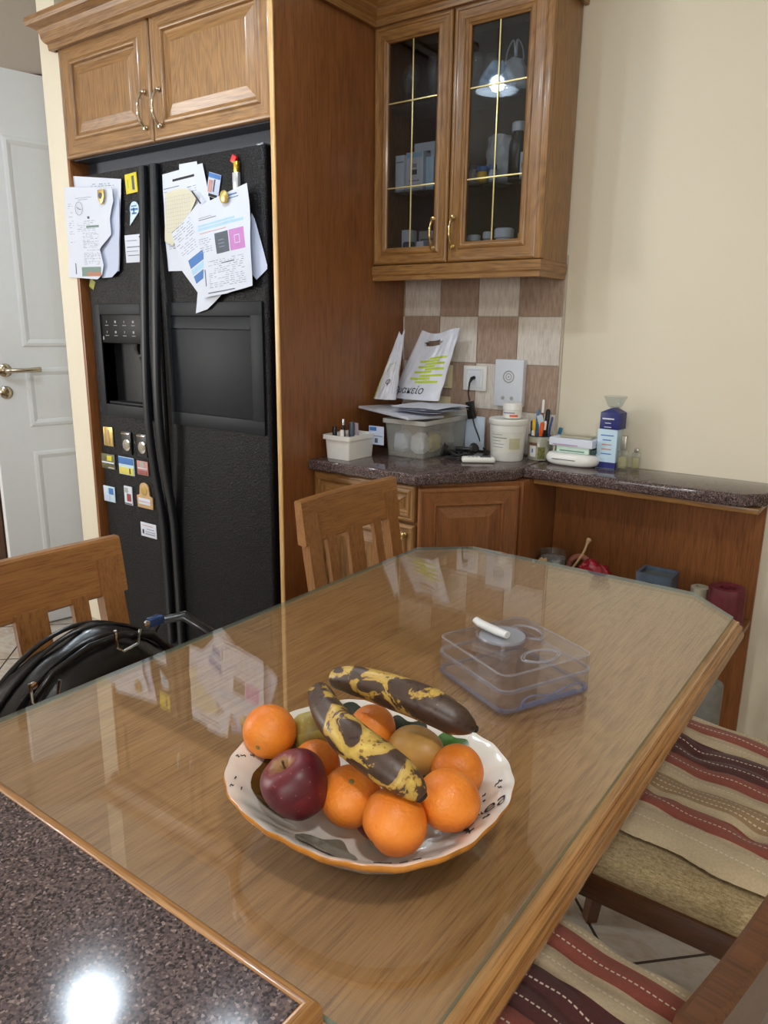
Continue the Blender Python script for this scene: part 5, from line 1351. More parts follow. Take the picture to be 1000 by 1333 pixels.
bottle('black and silver pen like bottle in the white tub', (-1.512, 1.862, WZ + 0.003), 0.120, 0.0075, BLKP, CHROME, 0.02, 0.55)
bottle('white capped small vial in the white tub', (-1.497, 1.838, WZ + 0.003), 0.088, 0.0080, BLKD, WPLA, 0.028, 0.7)
bottle('tall black dropper bottle in the white tub', (-1.488, 1.868, WZ + 0.003), 0.108, 0.0085, BLKP, BLKP, 0.04, 0.5)
bottle('deep violet bottle with grey pump in the white tub', (-1.466, 1.850, WZ + 0.003), 0.115, 0.0140, PURP, plain('smoke_pump', (70, 76, 90), 0.3), 0.042, 0.5)
plate('blue and white leaflet standing in the white tub beside the storage box', -1.462, 0.965, -1.402, 0.905, PAPERB, [(0.05, 0.75, 0.5, 0.95, BLUE, 'blue_heading'), (0.4, 0.1, 0.6, 0.35, INK, 'printed_block'), (0.1, 0.45, 0.9, 0.5, INKL, 'printed_line')], th=0.001, name='leaflet', cat='leaflet', y=1.935, bev=0.0003)
plate('pinkish slim packet standing in the white tub', -1.520, 0.972, -1.490, 0.885, plain('pink_grey_card', (190, 176, 188), 0.5), [(0.1, 0.2, 0.9, 0.35, INKL, 'printed_line')], th=0.006, name='packet', cat='packet', y=1.915)

# clear storage box with lid
SB = (-1.420, -1.280, 1.978, 2.255)
t = thing('storage_box', 'cloudy clear plastic storage box stuffed with small things on the worktop', 'box', (-1.35, 2.11, WZ))
q = MB(); rect_shell(q, SB[0] - 0.012, SB[1] + 0.004, SB[2], SB[3], WZ, 0.978, 0.002, 0.008); build('body', q, FROST, t, angle=50)
q = MB(); rect_shell(q, SB[0] - 0.018, SB[1] + 0.010, SB[2] - 0.006, SB[3] + 0.006, 0.974, 0.988, 0.004); q.b2(SB[0] - 0.012, SB[1] + 0.004, SB[2] + 0.002, SB[3] - 0.002, 0.980, 0.983); build('lid', q, thin_glass('cloudy_lid', (0.9, 0.9, 0.88), 0.15, opacity=0.6, body=(0.76, 0.76, 0.72)), t, angle=50)
def crumple(name, label, c, s, mat_, cat, seed, group=None):
    q = MB(); n = 18
    def fn(u, v):
        a = 2 * PI * u; ph = PI * v; d = Vector((math.sin(ph) * math.cos(a), math.sin(ph) * math.sin(a), math.cos(ph)))
        k = 1 + 0.28 * noise.noise(d * 2.2 + Vector((seed, 0, 0))) + 0.10 * noise.noise(d * 6 + Vector((0, seed, 0)))
        e = Vector([math.copysign(abs(x) ** 0.7, x) for x in d]) * k
        return Vector((c[0] + e.x * s[0], c[1] + e.y * s[1], c[2] + max(-0.92, e.z) * s[2]))
    q.grid(fn, 26, 16, closed_u=True); bmesh.ops.remove_doubles(q.b, verts=q.b.verts, dist=1e-5)
    return single(name, q, mat_, label, cat, tuple(c), group, angle=30)
crumple('cloth_bundle', 'white crumpled packet inside the clear storage box, left', (-1.385, 2.02, WZ + 0.045), (0.026, 0.028, 0.034), PAPERB, 'packet', 2)
crumple('cloth_bundle', 'white packet leaning in the front corner of the clear storage box', (-1.322, 2.022, WZ + 0.043), (0.026, 0.024, 0.034), PAPER, 'packet', 5)
crumple('sponge', 'yellowish block inside the clear storage box, right side', (-1.312, 2.085, WZ + 0.040), (0.020, 0.036, 0.030), plain('soft_yellow_foam', (226, 210, 150), 0.8), 'sponge', 9)
crumple('cloth_bundle', 'pale grey packet at the back of the clear storage box', (-1.34, 2.18, WZ + 0.045), (0.040, 0.040, 0.036), GREYL, 'packet', 12)
# papers, folder and tablet on the lid
q = MB(); q.box((-1.420, 2.050, 1.003), (0.275, 0.150, 0.009), Matrix.Rotation(0.05, 3, 'Y') @ Matrix.Rotation(-0.30, 3, 'Z'), 0.003)
single('document_folder', q, plain('grey_white_folder', (206, 210, 222), 0.4), 'pale grey flat folder sticking out left over the storage box', 'folder', (-1.40, 2.02, 1.0))
rnd = random.Random(5)
lb = ['lowest loose sheet on the storage box lid, poking out to the right', 'loose bluish sheet above the lowest on the storage box lid', 'middle loose white sheet on the storage box lid', 'topmost loose white sheet, just under the pharmacy bags']
for i in range(4):
    q = MB(); ang = rnd.uniform(-0.3, 0.2); ox, oy = rnd.uniform(-0.012, 0.015), rnd.uniform(-0.01, 0.01); z0 = 1.0125 + i * 0.0050
    def fn(u, v, ang=ang, ox=ox, oy=oy, z0=z0, i=i):
        x = (u - 0.5) * 0.17; y = (v - 0.5) * 0.20; X = x * math.cos(ang) - y * math.sin(ang); Y = x * math.sin(ang) + y * math.cos(ang)
        return Vector((-1.335 + ox + X, 2.09 + oy + Y, z0 + 0.0015 + 0.0012 * math.sin(u * 7 + i) + 0.0012 * math.sin(v * 5 + i * 2)))
    q.grid(fn, 12, 12, thick=0.0008); single('loose_sheet', q, [PAPER, PAPERB, PAPER, PAPER][i], lb[i], 'paper', (-1.335, 2.09, z0), 'loose sheets on the storage box', angle=60)

# pharmacy carrier bags
BAGW = plain('white_carrier_film', (222, 226, 238), 0.32, var=0.03, vscale=30)
def carrier(label, c, W, Hh, T, rz, lean, seed, hole=True, tap=0.16, slant=0.0):
    t = thing('carrier_bag', label, 'bag', c, rz)
    def shape(u, v, s):
        uc = min(1, max(0, u)); vc = min(1, max(0, v))
        x = (u - 0.5) * W * (1 - tap * v) + slant * v; z = v * Hh
        bul = max(0, math.sin(PI * uc)) ** 0.5 * (1 - vc ** 1.6) * T * (0.35 + 0.65 * min(1, (1 - vc) * 2))
        nz = noise.noise(Vector((u * 5 + seed, v * 6, s * 3))) * 0.007 * (1 - 0.5 * v) + noise.noise(Vector((u * 15 + seed, v * 3, s))) * 0.003
        z += 0.010 * math.sin(u * 5 + seed) * v
        return Vector((x, -s * (0.0012 + bul) - nz * (1 if s > 0 else 0.5) + lean * v, z))
    for s, nm in ((1, 'front_film'), (-1, 'back_film')):
        q = MB(); nu, nv = 30, 36
        V = [[q.b.verts.new(shape(i / nu, j / nv, s)) for j in range(nv + 1)] for i in range(nu + 1)]
        for i in range(nu):
            for j in range(nv):
                u, v = (i + 0.5) / nu, (j + 0.5) / nv
                if hole and ((u - 0.43) / 0.24) ** 2 + ((v - 0.845) / 0.042) ** 2 < 1: continue
                q.b.faces.new((V[i][j], V[i + 1][j], V[i + 1][j + 1], V[i][j + 1]))
        bmesh.ops.delete(q.b, geom=[v for v in q.b.verts if not v.link_faces], context='VERTS')
        q.b.normal_update(); bmesh.ops.solidify(q.b, geom=list(q.b.faces), thickness=0.0005)
        build(nm, q, BAGW, t, world=False, angle=60)
    return t, shape
def on_bag(t, shape, name, rects, mat_):
    q = MB()
    for (u0, v0, u1, v1) in rects:
        q.grid(lambda u, v: shape(u0 + (u1 - u0) * u, v0 + (v1 - v0) * v, 1) + Vector((0, -0.0009, 0)), 8, 4)
    return build(name, q, mat_, t, world=False)
def bag_letters(t, shape, text, u0, v0, size, W, Hh):
    cu = bpy.data.curves.new('lettering', 'FONT'); cu.body = text; cu.size = size; cu.resolution_u = 3
    to = bpy.data.objects.new('lettering_source', cu); COL.objects.link(to); dg = bpy.context.evaluated_depsgraph_get()
    me = bpy.data.meshes.new_from_object(to.evaluated_get(dg)); bpy.data.objects.remove(to); bpy.data.curves.remove(cu)
    b = bmesh.new(); b.from_mesh(me); bpy.data.meshes.remove(me)
    bmesh.ops.subdivide_edges(b, edges=[e for e in b.edges if e.calc_length() > 0.004], cuts=2)
    bmesh.ops.triangulate(b, faces=list(b.faces))
    for v in b.verts:
        p = shape(u0 + v.co.x / W, v0 + v.co.y / Hh, 1); v.co = p + Vector((0, -0.0016, 0))
    q = MB(); q.b.free(); q.b = b; return build('lettering', q, INKB, t, world=False, smooth=False)
t, sh = carrier('white pharmacy carrier bag with lime stripes and dark lettering on the storage box', (-1.450, 2.180, 1.0345), 0.205, 0.232, 0.028, -0.04, 0.065, 3, tap=0.24, slant=0.058)
bars = []
for (a_, b_, y_) in ((0.55, 0.92, 0.610), (0.36, 0.78, 0.570), (0.52, 0.93, 0.528), (0.37, 0.74, 0.488), (0.56, 0.95, 0.450), (0.34, 0.72, 0.410), (0.50, 0.95, 0.355), (0.30, 0.74, 0.312), (0.46, 0.90, 0.262)): bars.append((a_, y_ - 0.014, b_, y_ + 0.016))
on_bag(t, sh, 'lime_stripes', bars, LIME)
bag_letters(t, sh, 'ρμακείο', 0.05, 0.09, 0.036, 0.205, 0.232)
t, sh = carrier('smaller crumpled white and lime carrier bag leaning behind, at the left', (-1.524, 2.105, 1.0345), 0.086, 0.225, 0.020, 0.10, 0.055, 9, hole=False, tap=0.75, slant=0.034)
on_bag(t, sh, 'lime_side', [(0.0, 0.0, 0.10, 0.55)], LIME)
on_bag(t, sh, 'green_swirl', [(0.35, 0.55, 0.75, 0.556), (0.30, 0.42, 0.34, 0.56), (0.75, 0.42, 0.78, 0.55)], plain('pale_green_print', (170, 196, 130), 0.5))
bag_letters(t, sh, 'φ', 0.45, 0.24, 0.030, 0.086, 0.225)

# lidded folder standing behind, at the right of the storage box
q = MB(); q.box((-1.250, 2.262, 0.925), (0.075, 0.010, 0.115), Matrix.Rotation(0.0, 3, 'X'), 0.003)
single('plastic_case', q, plain('ice_blue_plastic', (206, 222, 240), 0.35), 'pale blue flat case standing against the tiles right of the storage box', 'case', (-1.25, 2.262, WZ))
q = MB(); q.prism([(-0.055, 0), (0.075, 0), (0.055, 0.115), (-0.055, 0.135)], 0, 0.003, M=Matrix.Translation((-1.300, 2.282, WZ + 0.001)) @ Matrix.Rotation(PI / 2, 4, 'X'))
single('plastic_cover', q, FROST, 'cloudy plastic cover leaning on the tiles behind the storage box', 'cover', (-1.30, 2.282, WZ))
# cable coil
rnd = random.Random(31); q = MB(); pts = []
for i in range(90):
    a = i * 0.55; r = 0.028 + 0.012 * math.sin(i * 0.9); pts.append((-1.205 + r * math.cos(a) * 1.3 + rnd.uniform(-0.006, 0.006), 2.075 + r * 0.8 * math.sin(a), WZ + 0.006 + 0.016 * (0.5 + 0.5 * math.sin(i * 1.7)) + 0.0))
q.tube(spline(pts, 2), 0.0024, 6); single('cable_coil', q, CABLE, 'tangled coil of thin black cable in front of the storage box', 'cable', (-1.205, 2.075, WZ), angle=80)
q = MB(); q.lathe([(0, 0), (0.018, 0), (0.022, 0.010), (0.024, 0.012), (0.022, 0.014), (0.012, 0.012), (0, 0.010)], (-1.238, 2.055, WZ + 0.024), 20, tilt(0.6, -1.2)); q.box((-1.20, 2.10, WZ + 0.03), (0.055, 0.016, 0.012), Matrix.Rotation(0.3, 3, 'Z'), 0.004)
q.lathe([(0, 0), (0.014, 0), (0.018, 0.010), (0.012, 0.016), (0, 0.016)], (-1.175, 2.115, WZ + 0.030), 16, tilt(0.5, 1.2)); single('headphones', q, BLKP, 'black earphone headset on top of the cable coil', 'headphones', (-1.20, 2.08, WZ + 0.03))
q = MB(); pts = []
for i in range(60): a = i * 0.62; pts.append((-1.128 + 0.012 * math.cos(a), 2.205 + 0.008 * math.sin(a * 0.8), WZ + 0.020 + 0.055 * i / 60 + 0.010 * math.sin(a)))
q.tube(spline(pts, 2), 0.0018, 6); single('cable_coil', q, CABLE, 'black coiled cable standing left of the big white bucket', 'cable', (-1.128, 2.205, WZ + 0.005), angle=80)
# white phone handset
t = thing('cordless_phone', 'white cordless phone handset lying at the front of the worktop', 'phone', (-1.12, 2.055, WZ), 0.62)
q = MB(); q.box((0, 0, 0.0095), (0.105, 0.036, 0.018), None, 0.008, seg=3); build('handset', q, WPLA, t, world=False, angle=60)
q = MB(); q.box((0.022, 0, 0.0188), (0.034, 0.026, 0.001), None, 0.0004); build('screen', q, SLATE, t, world=False)
for i in range(3):
    for j in range(3):
        q = MB(); q.box((-0.006 - i * 0.012, -0.009 + j * 0.009, 0.0188), (0.008, 0.006, 0.0012), None, 0.0004); build('key', q, GREYL, t, world=False)
# bucket and jar
BKc = (-1.078, 2.168, WZ)
t = thing('plastic_bucket', 'large round white plastic bucket with a lid and paper label on the worktop', 'bucket', BKc)
q = MB(); q.lathe([(0, 0), (0.050, 0), (0.052, 0.003), (0.0585, 0.115), (0, 0.115)], BKc, 48); build('body', q, WPLA, t)
q = MB(); q.lathe([(0, 0.1155), (0.0605, 0.1155), (0.0625, 0.119), (0.0625, 0.131), (0.060, 0.134), (0.056, 0.1325), (0, 0.1325)], BKc, 48); build('lid', q, WPLA, t)
def curved_label(c, r0, r1, z0, z1, a0, a1, mat_, par, name='label', off=0.0006):
    q = MB(); q.grid(lambda u, v: Vector((c[0] + (r0 + (r1 - r0) * v + off) * math.cos(a0 + (a1 - a0) * u), c[1] + (r0 + (r1 - r0) * v + off) * math.sin(a0 + (a1 - a0) * u), c[2] + z0 + (z1 - z0) * v)), 18, 3); return build(name, q, mat_, par, angle=80)
lm = plain('label_paper', (222, 222, 212), 0.6)
lb_ = curved_label(BKc, 0.0533, 0.0572, 0.030, 0.095, R_(-125), R_(-8), lm, t)
for i, (a_, b_) in enumerate(((-118, -80), (-118, -66), (-118, -86), (-118, -74), (-118, -78))): curved_label(BKc, 0.0568 - i * 0.0007, 0.0568 - i * 0.0007, 0.085 - i * 0.010, 0.0868 - i * 0.010, R_(a_), R_(b_), INK if i == 1 else INKL, t, 'printed_line', 0.0012)
curved_label(BKc, 0.0545, 0.0560, 0.040, 0.075, R_(-58), R_(-20), plain('khaki_print', (196, 192, 160), 0.6), t, 'printed_block', 0.0012)
JC = (-1.068, 2.172, WZ + 0.1345)
t = thing('medicine_jar', 'small white round jar with an orange spot standing on the big bucket', 'jar', JC)
q = MB(); q.lathe([(0, 0), (0.028, 0), (0.030, 0.003), (0.030, 0.026), (0, 0.026)], JC, 32); build('body', q, WPLA, t)
q = MB(); q.lathe([(0, 0.0265), (0.031, 0.0265), (0.031, 0.045), (0.029, 0.048), (0, 0.048)], JC, 32); build('cap', q, WPLA, t)
curved_label(JC, 0.0302, 0.0302, 0.006, 0.012, R_(-80), R_(-30), ORP, t, 'orange_print'); curved_label(JC, 0.0302, 0.0302, 0.016, 0.020, R_(-125), R_(-50), plain('lilac_print', (150, 140, 190), 0.5), t, 'lilac_print')
# mug with pens
MC = (-0.998, 2.236, WZ)
t = thing('mug', 'ceramic mug painted with a white house and trees, full of pens', 'mug', MC)
q = MB(); q.lathe([(0, 0), (0.033, 0), (0.035, 0.004), (0.0365, 0.076), (0.035, 0.078), (0.0335, 0.076), (0.032, 0.006), (0, 0.006)], MC, 40); build('body', q, plain('mottled_mug_glaze', (168, 166, 150), 0.25, coat=0.4, var=0.25, vscale=30), t)
q = MB(); q.lathe([(0.0345, 0.0765), (0.0372, 0.0765), (0.0372, 0.0795), (0.0345, 0.0795)], MC, 40, cap=False); build('dark_rim', q, plain('dark_teal_rim', (30, 48, 52), 0.3), t)
ha = R_(-12); hd = Vector((math.cos(ha), math.sin(ha), 0)); mc = Vector(MC)
q = MB(); q.tube(spline([mc + hd * 0.035 + Vector((0, 0, 0.066)), mc + hd * 0.050 + Vector((0, 0, 0.068)), mc + hd * 0.060 + Vector((0, 0, 0.052)), mc + hd * 0.056 + Vector((0, 0, 0.030)), mc + hd * 0.042 + Vector((0, 0, 0.020)), mc + hd * 0.033 + Vector((0, 0, 0.018))], 5), 0.0048, 10, flat=0.7); build('mug_handle', q, plain('cream_glaze', (220, 216, 196), 0.25, coat=0.4), t)
curved_label(MC, 0.0348, 0.0362, 0.012, 0.048, R_(-118), R_(-82), WPLA, t, 'painted_house'); curved_label(MC, 0.0362, 0.0364, 0.048, 0.058, R_(-124), R_(-76), plain('roof_print', (120, 84, 60), 0.5), t, 'painted_roof'); curved_label(MC, 0.0354, 0.0358, 0.026, 0.038, R_(-104), R_(-96), BLUE, t, 'painted_window', 0.0012)
curved_label(MC, 0.0348, 0.0360, 0.006, 0.044, R_(-72), R_(-34), plain('foliage_print', (110, 112, 56), 0.5, var=0.4, vscale=120), t, 'painted_tree')
def pen(label, x, y, dx, dy, h_, r, mat_, cap=None, name='pen', z0=0.008):
    t = thing(name, label, 'pen', (MC[0] + x, MC[1] + y, MC[2] + z0))
    a = Vector((MC[0] + x, MC[1] + y, MC[2] + z0)); b_ = a + Vector((dx, dy, h_))
    q = MB(); q.tube([a, a.lerp(b_, 0.78)], r, 10); build('barrel', q, mat_, t)
    q = MB(); q.tube([a.lerp(b_, 0.785), b_, b_ + (b_ - a).normalized() * 0.004], [r * 1.12, r * 1.05, r * 0.5], 10); build('pen_end', q, cap or mat_, t)
pen('yellow highlighter pen in the mug, left', -0.016, -0.006, -0.002, -0.004, 0.118, 0.0058, YELP)
pen('orange red marker leaning right in the mug', 0.002, -0.014, 0.014, -0.006, 0.112, 0.0062, ORP)
pen('tall red and white pen standing highest in the mug', -0.002, 0.010, 0.002, 0.004, 0.180, 0.0042, DRED, WPLA)
pen('steel blue toothbrush like pen at the back left of the mug', -0.014, 0.010, -0.004, 0.006, 0.145, 0.0045, BLUP)
pen('black thick marker at the back right of the mug', 0.012, 0.008, 0.006, 0.006, 0.150, 0.0068, BLKP)
pen('white capped pen leaning right behind the marker', 0.012, -0.006, 0.010, -0.004, 0.115, 0.0038, BLKP, WPLA)
pen('slim blue pen leaning far to the right of the mug', 0.018, 0.002, 0.018, 0.006, 0.128, 0.0032, plain('ink_blue_plastic', (50, 70, 130), 0.35))
pen('black slim pen at the left rim of the mug', -0.024, -0.002, -0.004, -0.002, 0.112, 0.0038, BLKP)
pen('short white stub pen at the front left of the mug', -0.012, -0.020, -0.002, -0.002, 0.084, 0.0052, WPLA)
q = MB(); q.box((MC[0] + 0.004, MC[1] - 0.003, MC[2] + 0.118), (0.020, 0.003, 0.052), Matrix.Rotation(-0.3, 3, 'Y'), 0.001); q.tube([(MC[0] - 0.001, MC[1] - 0.002, MC[2] + 0.010), (MC[0] + 0.001, MC[1] - 0.002, MC[2] + 0.095)], 0.003, 8); single('toothbrush', q, plain('icy_clear_plastic', (196, 212, 224), 0.25), 'pale clear plastic spatula in the middle of the mug', 'brush', (MC[0], MC[1], MC[2] + 0.01))
q = MB(); q.tube(spline([(-0.934, 2.272, WZ + 0.032), (-0.942, 2.275, WZ + 0.055), (-0.948, 2.280, WZ + 0.085)], 4), 0.0045, 10); q.box((-0.948, 2.281, WZ + 0.092), (0.012, 0.008, 0.022), Matrix.Rotation(0.2, 3, 'Y'), 0.003); q.box((-0.934, 2.272, WZ + 0.016), (0.018, 0.010, 0.032), None, 0.003)
single('hairclip', q, plain('teal_plastic', (40, 110, 140), 0.35), 'teal blue plastic clip standing behind the mug', 'clip', (-0.934, 2.27, WZ))
# flat dish, packs
t = thing('white_device', 'flat white oval plastic device with a dark slot on the narrow worktop', 'device', (-0.872, 2.212, WZ))
q = MB()
def ov(u, v):
    a = 2 * PI * u; prof = [(0.0, 0.001), (0.80, 0.0), (0.94, 0.006), (1.0, 0.016), (0.985, 0.026), (0.92, 0.034), (0.80, 0.0375), (0, 0.038)]
    r, z = prof[int(round(v * 7))]; ca, sa = math.cos(a), math.sin(a)
    return Vector((-0.872 + 0.086 * r * math.copysign(abs(ca) ** 0.75, ca), 2.218 + 0.050 * r * math.copysign(abs(sa) ** 0.75, sa), WZ + z))
q.grid(ov, 44, 7, closed_u=True); bmesh.ops.remove_doubles(q.b, verts=q.b.verts, dist=1e-5); build('casing', q, WPLA, t, angle=70)
q = MB(); q.box((-0.885, 2.1688, WZ + 0.020), (0.075, 0.004, 0.0022), None, 0.0008); build('slot', q, INK, t)
PKZ = WZ + 0.0388
plate_y = 2.20
t = thing('medicine_pack', 'pale green flat medicine pack lying on the white oval device', 'packet', (-0.868, 2.225, PKZ))
q = MB(); q.box((-0.868, 2.225, PKZ + 0.010), (0.105, 0.060, 0.0195), None, 0.001); build('carton', q, plain('pale_green_card', (206, 230, 216), 0.5), t)
q = MB(); q.b2(-0.91, -0.83, 2.1942, 2.1949, PKZ + 0.004, PKZ + 0.008); build('printed_line', q, GREENP, t)
q = MB(); q.box((-0.805, 2.225, PKZ + 0.008), (0.016, 0.05, 0.0155), None, 0.003); single('tape_roll', q, plain('dark_teal', (40, 70, 70), 0.4), 'dark green end of a pack peeping out beside the pale green one', 'packet', (-0.805, 2.225, PKZ))
t = thing('medicine_pack', 'white flat medicine pack topmost on the narrow worktop', 'packet', (-0.872, 2.228, PKZ + 0.0203))
q = MB(); q.box((-0.872, 2.222, PKZ + 0.0325), (0.142, 0.070, 0.024), Matrix.Rotation(-0.04, 3, 'Z'), 0.001); build('carton', q, PAPER, t)
q = MB(); q.b2(-0.93, -0.85, 2.183, 2.1868, PKZ + 0.024, PKZ + 0.027); build('printed_line', q, plain('mauve_print', (190, 160, 190), 0.5), t)
q = MB(); q.box((-0.868, 2.228, PKZ + 0.0478), (0.10, 0.045, 0.005), Matrix.Rotation(0.1, 3, 'Z'), 0.002); single('blister_strip', q, plain('khaki_strip', (168, 164, 140), 0.4), 'thin grey strip lying on the white medicine pack', 'packet', (-0.868, 2.228, PKZ + 0.0455))
# two stacked boxes, inverted glass, perfume
XB = (-0.768, 2.235)
t = thing('medicine_box', 'tall pale blue carton standing at the right of the worktop items', 'box', (XB[0], XB[1], WZ))
q = MB(); q.box((XB[0], XB[1], WZ + 0.060), (0.060, 0.046, 0.120), None, 0.001); build('carton', q, SKYB, t)
q = MB(); q.b2(XB[0] - 0.0303, XB[0] + 0.0303, XB[1] - 0.0233, XB[1] + 0.0233, WZ + 0.001, WZ + 0.020); build('navy_foot', q, NAVY, t)
for i, (w_, m_) in enumerate(((0.040, BLUE), (0.026, BLUE), (0.030, ROSE), (0.030, ROSE), (0.032, BLUE))):
    q = MB(); q.b2(XB[0] - w_ / 2, XB[0] + w_ / 2, XB[1] - 0.0238, XB[1] - 0.0231, WZ + 0.100 - i * 0.014, WZ + 0.103 - i * 0.014); build('printed_line', q, m_, t)
t = thing('medicine_box', 'navy blue carton standing on top of the pale blue one', 'box', (XB[0], XB[1], WZ + 0.1205))
q = MB(); q.box((XB[0] + 0.006, XB[1], WZ + 0.1455), (0.062, 0.048, 0.049), Matrix.Rotation(-0.10, 3, 'Z'), 0.001); q.prism([(-0.031, 0), (0.031, 0), (0.0, 0.014)], -0.023, 0.023, M=Matrix.Translation((XB[0] + 0.006, XB[1], WZ + 0.170)) @ Matrix.Rotation(-0.10, 4, 'Z') @ Matrix.Rotation(PI / 2, 4, 'X')); build('carton', q, NAVY, t)
for i, w_ in enumerate((0.036, 0.018, 0.022)):
    q = MB(); q.b2(XB[0] - w_ / 2, XB[0] + w_ / 2, XB[1] - 0.0270, XB[1] - 0.0255, WZ + 0.150 - i * 0.012, WZ + (0.154 if i == 0 else 0.152) - i * 0.012); build('printed_line', q, PAPER, t)
t = thing('drinking_glass', 'flared clear glass dropped over the top of the navy carton', 'glass', (XB[0] + 0.008, XB[1], WZ + 0.184))
q = MB(); q.lathe([(0.014, 0), (0.020, 0.002), (0.033, 0.030), (0.0345, 0.034), (0.032, 0.032), (0.019, 0.004), (0.014, 0.002)], (XB[0] + 0.008, XB[1] + 0.0, WZ + 0.1845), 32, cap=False); q.lathe([(0, 0), (0.014, 0), (0.014, 0.002), (0, 0.002)], (XB[0] + 0.008, XB[1], WZ + 0.1845), 24); build('bowl', q, CLEAR, t)
for (x, y, h_, w_, lbl, tint) in ((-0.722, 2.232, 0.058, 0.030, 'clear square perfume bottle with a tall silver cap', (0.93, 0.91, 0.74)), (-0.690, 2.258, 0.052, 0.024, 'smaller pale yellow perfume bottle against the cream wall', (0.94, 0.90, 0.70))):
    t = thing('perfume_bottle', lbl, 'bottle', (x, y, WZ))
    q = MB(); q.box((x, y, WZ + h_ / 2), (w_, w_ * 0.8, h_), None, 0.003); build('glass_body', q, CLEAR, t)
    q = MB(); q.box((x, y, WZ + 0.005 + h_ * 0.30), (w_ * 0.8, w_ * 0.6, h_ * 0.6), None, 0.002); build('perfume', q, thin_glass('pale_yellow_liquid', tint, opacity=0.25, body=(0.85, 0.80, 0.5)), t)
    q = MB(); q.box((x, y, WZ + h_ + 0.0005 + (0.022 if h_ > 0.055 else 0.006)), (w_ * 0.52, w_ * 0.52, 0.044 if h_ > 0.055 else 0.012), None, 0.002); build('cap', q, plain('brushed_silver', (200, 198, 190), 0.25, 0.8), t)

# ================================================================ CONTENTS OF THE GLAZED CABINET
S1, S2, S3 = 1.7095, 1.9565, 1.4905
def carton(label, x0, x1, y0, y1, z0, z1, mat_, prints=(), rz=0.0, name='medicine_box', group=None):
    t = thing(name, label, 'box', ((x0 + x1) / 2, (y0 + y1) / 2, z0), rz, group=group)
    w_, d_, h_ = x1 - x0, y1 - y0, z1 - z0
    q = MB(); q.box((0, 0, h_ / 2), (w_, d_, h_), None, 0.001); build('carton', q, mat_, t, world=False)
    for (a0, b0, a1, b1, m_) in prints:
        q = MB(); q.b2(-w_ / 2 + a0 * w_, -w_ / 2 + a1 * w_, -d_ / 2 - 0.0006, -d_ / 2, b0 * h_, b1 * h_); build('printed_mark', q, m_, t, world=False)
    return t
WC = plain('white_card', (226, 232, 240), 0.5)
carton('white and blue carton in front on the middle shelf, left glass door', -1.496, -1.430, 2.17, 2.215, S1, S1 + 0.118, WC, [(0.05, 0.86, 0.95, 0.98, BLUEL), (0.35, 0.42, 0.65, 0.55, SLATE), (0.38, 0.60, 0.62, 0.70, GREYL), (0.2, 0.25, 0.8, 0.28, INKL), (0.1, 0.12, 0.9, 0.16, INK)])
carton('plain white carton standing on its side behind, middle shelf left', -1.535, -1.500, 2.165, 2.215, S1, S1 + 0.112, WC, [(0.1, 0.8, 0.9, 0.83, INKL)])
carton('tall white carton rearmost on the middle shelf behind the left glass door', -1.500, -1.420, 2.222, 2.27, S1, S1 + 0.155, WC, [(0.2, 0.78, 0.8, 0.83, INK)])
carton('pale carton partly behind the door stile, middle shelf', -1.425, -1.395, 2.18, 2.23, S1, S1 + 0.10, SKYB)
carton('grey white carton upright on the bottom shelf, far left', -1.530, -1.495, 2.20, 2.24, S3, S3 + 0.105, WC)
carton('pale box lying flat on the bottom shelf at the left', -1.550, -1.505, 2.15, 2.19, S3, S3 + 0.022, WC, (), 0.25)
carton('pale grey carton on the bottom shelf behind the white jar', -1.470, -1.405, 2.215, 2.25, S3, S3 + 0.100, GREYL, [(0.1, 0.7, 0.9, 0.75, INK)])
carton('small white carton at the right end, bottom shelf, left glass door', -1.440, -1.412, 2.155, 2.19, S3, S3 + 0.060, WC)
bottle('white squat jar in the middle of the bottom shelf, left glass door', (-1.475, 2.165, S3), 0.060, 0.021, WPLB, SLATE, 0.018, 0.8, name='medicine_jar')
bottle('white round bottle on the bottom shelf behind the right glass door', (-1.135, 2.185, S3), 0.085, 0.034, WPLB, WPLB, 0.028, 0.72, name='medicine_jar')
bottle('clear small jar at the left of the bottom shelf, right glass door', (-1.245, 2.19, S3), 0.072, 0.022, BAGP, WPLB, 0.018, 0.8, name='medicine_jar')
bottle('cloudy small bottle beside the clear jar, bottom shelf right', (-1.200, 2.20, S3), 0.080, 0.018, BAGP, WPLB, 0.02, 0.7)
bottle('white slim tube at the right edge of the bottom shelf', (-1.078, 2.19, S3), 0.070, 0.012, WPLA, YELP, 0.02, 0.8)
bottle('dark syrup bottle with a white cap on the middle shelf, right', (-1.112, 2.205, S1), 0.165, 0.028, BLKD, WPLB, 0.026, 0.6)
bottle('clear jar with a dark lid at the left of the middle shelf, right door', (-1.262, 2.20, S1), 0.060, 0.022, BAGP, SLATE, 0.014, 0.9, name='medicine_jar')
bottle('small jar with a yellow label on the middle shelf, right glass door', (-1.215, 2.175, S1), 0.048, 0.017, YELP, BLUE, 0.014, 0.9, name='medicine_jar')
bottle('blue and white vial on the middle shelf beside the yellow jar', (-1.178, 2.175, S1), 0.050, 0.012, SKYB, BLUE, 0.014, 0.8)
carton('pale carton at the far right of the middle shelf', -1.086, -1.060, 2.17, 2.21, S1, S1 + 0.075, WC, [(0.2, 0.4, 0.8, 0.6, ROSE)])
